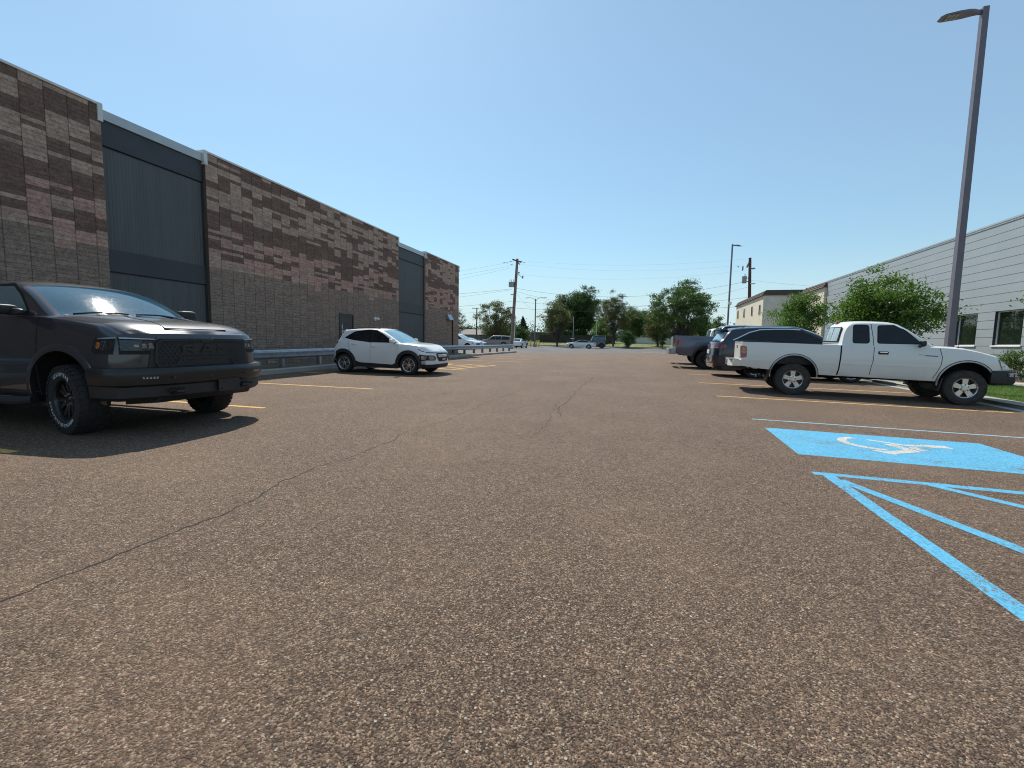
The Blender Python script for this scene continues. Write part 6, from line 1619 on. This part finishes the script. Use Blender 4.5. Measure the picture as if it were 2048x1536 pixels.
# ================================================================== modern pickups farther along the row
def modern_pickup(name, label, x, y, pmat, yaw=0., letters=True, flarem='black_plastic'):
    r = place(name, label, 'pickup truck', x, y, yaw)
    A = [(0, .50, .58), (-4.0, .50, .58)]
    B = Body(-5.45, 1.05, [(-5.45, .72), (-5., .62), (-3.3, .52), (-.6, .50), (1.05, .6)],
             [(-5.45, 1.57), (-3.45, 1.56), (-.6, 1.50), (0, 1.46), (.8, 1.36), (1.05, 1.25)], [(-5.45, 1.58), (-3.45, 1.57), (0, 1.54), (.8, 1.42), (1.05, 1.27)],
             [(-5.45, 1.07), (-4, 1.10), (-1.5, 1.085), (0, 1.10), (1.05, 1.04)], ws=.96, wb=.96, zm=1.0, arches=A, bowf=.15, bowr=.03, xr0=-5.2, q=6)
    B.build(r, pmat, [(-1.7, -.6, .6), (-2.95, -1.72, .6)], bed=(-5.38, -3.55), wellw=.5)
    Cb = Cabin(B, [(-3.52, 1.54), (-3.49, 1.75), (-3.42, 2.02), (-3.27, 2.10), (-2.6, 2.15), (-1.6, 2.14), (-1.2, 2.08), (-.2, 1.54)], -1.2, -3.40, tum=.26, inset=.05, bow=.16, bowr=.05)
    Cb.build(r, pmat, ws='glass_wind_lit', rw=False)
    rear_glass(r, Cb, .78, 1.64, 1.98, 3, 'glass_side')
    m = MB(); m.box(-5.36, -3.56, -.88, .88, .88, .93)
    for yy in (-.90, .88): m.box(-5.36, -3.56, yy, yy + .02, .93, 1.52)
    m.build('bed_liner', 'black_plastic', r, smooth=0)
    for sg in SD:
        sd = B.side(sg); tl = lambda y, z, o: B.tail(sg * y, z, o)
        t = MB(); t.patch(rounded([(-5.45, 1.02), (-5.45, 1.43), (-5.02, 1.43), (-5.12, 1.22), (-5.30, 1.02)], .03), sd, .010); t.patch([(.88, 1.02), (.88, 1.43), (1.04, 1.43), (1.04, 1.02)], tl, .012); tq = t.build('taillight', 'lamp_red', r, smooth=60)
        t = MB(); t.patch([(-5.40, 1.12), (-5.40, 1.36), (-5.28, 1.36), (-5.32, 1.12)], sd, .014); t.build('lamp_core', 'lamp_smoke', tq, smooth=0)
        for ai in (0, 1):
            m = MB(); flare(m, B, ai, sg, .09, .022, -.1, pi + .1); m.build('wheel_arch_flare', flarem, r)
        pane(r, Cb, sg, rounded([(-2.85, 1.63), (-2.8, 2.0), (-1.8, 2.02), (-1.8, 1.63)], .05), 'glass_dark', .03)
        pane(r, Cb, sg, rounded([(-1.7, 1.63), (-1.7, 2.02), (-1.3, 1.98), (-.75, 1.63)], .05), 'glass_dark', .03)
        pane(r, Cb, sg, rounded([(-3.33, 1.68), (-3.28, 2.0), (-3.02, 2.02), (-3.02, 1.68)], .05), 'glass_dark', .03)
        m = MB(); m.ribbon([(-3.52, .56), (-3.52, 1.55)], sd, .02, .003); m.ribbon([(-1.71, .6), (-1.71, 1.5)], sd, .014, .003); m.ribbon([(-.6, .6), (-.6, 1.5)], sd, .014, .003); m.ribbon([(-2.96, .9), (-2.96, 1.5)], sd, .014, .003); m.build('panel_gap', 'seam', r, smooth=0)
        mirror(r, -.85, 1.02, 1.62, sg, pmat, (.09, .14, .13))
        if letters and sg < 0:
            m = MB(); add_text(m, 'TREMOR', .10, lambda u, v, w: (-4.52 + u * 1.25, -(B.S(-4.5, 1.40) + .006 + w), 1.40 + v), depth=.001, bold=.001, spacing=1.2); m.build('bed_decal', 'lamp_amber' if False else 'yellow_decal', r, smooth=0)
    m = MB(); m.sweep([(-5.40, -1.04), (-5.62, -1.0), (-5.66, -.5), (-5.66, .5), (-5.62, 1.0), (-5.40, 1.04)], [(0, .66), (.03, .69), (.03, .86), (-.02, .92), (-.12, .92), (-.12, .66)]); m.build('rear_bumper', 'chrome' if not letters else 'galv', r)
    m = MB(); m.box(-5.70, -5.60, -.3, .3, .70, .84); m.build('licence_plate', 'plate_white', r, smooth=0)
    m = MB(); m.ribbon([(-.86, .95), (-.86, 1.54)], B.tail, .014, .003); m.ribbon([(.86, .95), (.86, 1.54)], B.tail, .014, .003); m.ribbon([(-.86, .95), (0, .95), (.86, .95)], B.tail, .014, .003); m.build('tailgate_gap', 'seam', r, smooth=0)
    m = MB(); m.patch([(-.84, 1.42), (-.84, 1.50), (.84, 1.50), (.84, 1.42)], B.tail, .012); m.build('tailgate_step', pmat, r)
    for xx in (0, -4.0):
        for sg in SD: wheel(r, xx, .95, .44, sg, width=.30, rr=.25, spokes=6, smat='alloy_black' if letters else 'alloy', knob=letters, sw=.05, twin=True, hubr=.09, dish=0, lugmat='alloy')
    return r
MATS['yellow_decal'] = simple('bronze_decal', (.16, .13, .06), .5)
modern_pickup('pickup_truck', 'slate blue grey pickup with black wheels beyond the navy crossover', 7.05, 24.32, 'p_slate')
modern_pickup('pickup_truck', 'white pickup mostly hidden behind the slate grey pickup', 7.22, 28.75, 'p_white', letters=False, flarem='p_white')

# ================================================================== distant vehicles
def far_car(name, label, x, y, yaw, pmat, wb=2.8, of=.9, orr=1.0, hw=.92, belt=.98, hood=.95, nose=.7, prof=None, xwt=-1.2, xrt=-3.2, R=.33, wins=(), tum=.3, group='vehicles in the far lot', cat='car', bowf=.2, extra=None, ws='glass_wind_lit', glassm='glass_dark', deck=None, rear_glass=True):
    r = place(name, label, cat, x, y, yaw, group)
    A = [(0, R + .02, R + .07), (-wb, R + .02, R + .07)]; xr = -wb - orr
    dk = deck or belt
    B = Body(xr, of, [(xr, .35), (-wb, .24), (0, .22), (of, .30)], [(xr, dk - .05), (xr + .3, dk), (-wb * .6, belt), (-.5, belt - .02), (0, hood - .04), (of * .7, (hood + nose) / 2), (of, nose)],
             [(xr, dk - .04), (xr + .3, dk + .01), (-wb * .6, belt + .02), (-.5, belt + .02), (0, hood + .02), (of * .7, (hood + nose) / 2 + .05), (of, nose + .01)],
             [(xr, hw * .93), (-wb * .5, hw), (of, hw * .88)], ws=.93, wb=.95, zm=.65, arches=A, bowf=bowf, bowr=.12, q=5)
    B.build(r, pmat, [(-wb * .52, -wb * .16, .4), (-wb * .86, -wb * .53, .4)], nr=7, wellw=.4)
    Cb = Cabin(B, prof, xwt, xrt, tum=tum, inset=.03, bow=.12, bowr=.06)
    Cb.build(r, 'fabric' if extra == 'soft' else pmat, ws=ws, rg=glassm, rw=rear_glass)
    for sg in SD:
        for p in wins: pane(r, Cb, sg, rounded(p, .04, 3), glassm, .02)
        m = MB(); m.patch([(xr + .02, dk - .28), (xr + .02, dk - .08), (xr + .22, dk - .08), (xr + .18, dk - .28)], B.side(sg), .01); m.build('taillight', 'lamp_red', r, smooth=0)
        m = MB(); m.patch([(of - .28, nose - .10), (of - .30, nose + .04), (of - .05, nose - .02), (of - .05, nose - .12)], B.side(sg), .01); m.build('headlight', 'lamp_clear', r, smooth=0)
        mirror(r, prof[-1][0] - .35, hw * .93, belt + .05, sg, pmat, (.07, .11, .07))
        for xx in (0, -wb): wheel(r, xx, hw - .11, R, sg, width=.21, rr=R * .66, spokes=5, smat='alloy' if name != 'off_road_vehicle' else 'alloy_black', sw=.05, far=True, disc=True, hubr=.06)
    g = MB(); g.patch([(-hw * .55, nose - .22), (-hw * .55, nose - .06), (hw * .55, nose - .06), (hw * .55, nose - .22)], B.nose, .01); g.build('grille', 'black_plastic', r)
    return r, B, Cb
far_car('minivan', 'white minivan behind the guardrail at the corner of the block building', -18.75, 48.6, radians(-4), 'p_white', wb=3.0, of=.95, orr=1.1, hw=1.0, belt=1.12, hood=1.10, nose=.80,
        prof=[(-4.0, 1.1), (-3.8, 1.70), (-3.3, 1.82), (-2.0, 1.84), (-1.3, 1.76), (-.95, 1.62), (.05, 1.10)], xwt=-1.1, xrt=-3.8, R=.34, wins=[[(-3.6, 1.18), (-3.5, 1.62), (-2.5, 1.66), (-2.5, 1.18)], [(-2.42, 1.18), (-2.42, 1.66), (-1.55, 1.64), (-1.5, 1.18)], [(-1.42, 1.18), (-1.45, 1.62), (-1.1, 1.55), (-.55, 1.18)]])
far_car('sport_utility_vehicle', 'tan brown long sport utility vehicle parked sideways behind the guardrail', -24.5, 70.4, radians(181), 'p_tan', wb=3.3, of=1.0, orr=1.3, hw=1.0, belt=1.18, hood=1.18, nose=.92,
        prof=[(-4.55, 1.18), (-4.42, 1.75), (-4.1, 1.86), (-2.5, 1.90), (-1.4, 1.88), (-1.15, 1.82), (-.35, 1.20)], xwt=-1.2, xrt=-4.42, R=.40, tum=.22, wins=[[(-4.2, 1.24), (-4.15, 1.72), (-3.05, 1.76), (-2.85, 1.24)], [(-2.75, 1.24), (-2.8, 1.76), (-1.95, 1.76), (-1.95, 1.24)], [(-1.86, 1.24), (-1.86, 1.76), (-1.3, 1.74), (-.75, 1.24)]])
SED = [(-3.55, 1.0), (-3.1, 1.18), (-2.6, 1.38), (-2.0, 1.44), (-1.5, 1.42), (-1.1, 1.36), (-.15, .98)]
SW = [[(-2.95, 1.06), (-2.5, 1.32), (-1.95, 1.36), (-1.95, 1.04)], [(-1.87, 1.04), (-1.87, 1.36), (-1.3, 1.33), (-.65, 1.04)]]
far_car('sedan_car', 'silver white sedan half hidden between the minivan and the tan vehicle', -22.0, 60.5, radians(-2), 'p_silver', prof=SED, xwt=-1.1, xrt=-2.65, wins=SW)
far_car('sedan_car', 'white sedan seen end on just right of the leaning utility pole', -18.2, 69.3, radians(90), 'p_white', prof=SED, xwt=-1.1, xrt=-2.65, wins=SW)
far_car('sedan_car', 'black sedan right of the leaning utility pole', -20.2, 75.5, radians(-8), 'p_black', prof=SED, xwt=-1.1, xrt=-2.65, wins=SW)
far_car('sedan_car', 'dark red car farthest along the row left of the twin lamp post', -20.6, 79.5, radians(-8), 'p_red', prof=SED, xwt=-1.1, xrt=-2.65, wins=SW)
far_car('convertible_car', 'white convertible with black soft top standing alone in the far lot', -11.15, 76.2, radians(180), 'p_silver', wb=2.9, of=1.0, orr=1.15, hw=.92, belt=1.02, hood=.98, nose=.74,
        prof=[(-3.1, 1.04), (-2.7, 1.28), (-2.3, 1.40), (-1.9, 1.44), (-1.5, 1.43), (-1.25, 1.38), (-.3, 1.02)], xwt=-1.2, xrt=-2.8, wins=[[(-2.6, 1.08), (-2.25, 1.28), (-1.6, 1.36), (-1.25, 1.34), (-.75, 1.08)]], extra='soft', deck=1.02)
r_, B_, C_ = far_car('off_road_vehicle', 'dark green boxy off-road vehicle behind the white convertible', -9.0, 80.6, radians(180), 'p_green', wb=2.45, of=.62, orr=.7, hw=.85, belt=1.25, hood=1.2, nose=1.05, R=.43,
        prof=[(-3.12, 1.25), (-3.08, 2.05), (-2.9, 2.12), (-1.5, 2.14), (-.95, 2.12), (-.85, 2.06), (-.45, 1.26)], xwt=-.9, xrt=-3.05, tum=.12, bowf=.04, wins=[[(-2.85, 1.42), (-2.85, 1.93), (-2.05, 1.93), (-2.05, 1.42)], [(-1.82, 1.42), (-1.82, 1.93), (-1.1, 1.93), (-.9, 1.42)]], glassm='glass_wind')
m = MB(); m.lathe([(0, 0), (.38, 0), (.40, -.03), (.40, -.20), (.38, -.23), (0, -.23)], (0, 0, 0), 24)
Mz = Matrix.Rotation(pi / 2, 4, 'Z'); m.v = [tuple(Mz @ Vector(v) + Vector((-3.44, 0, 1.05))) for v in m.v]
m.build('spare_wheel', 'tyre', r_)
m = MB(); m.box(-3.12, -.9, -.72, .72, 2.135, 2.155); m.build('roof_panel', 'far_white', r_, smooth=0)
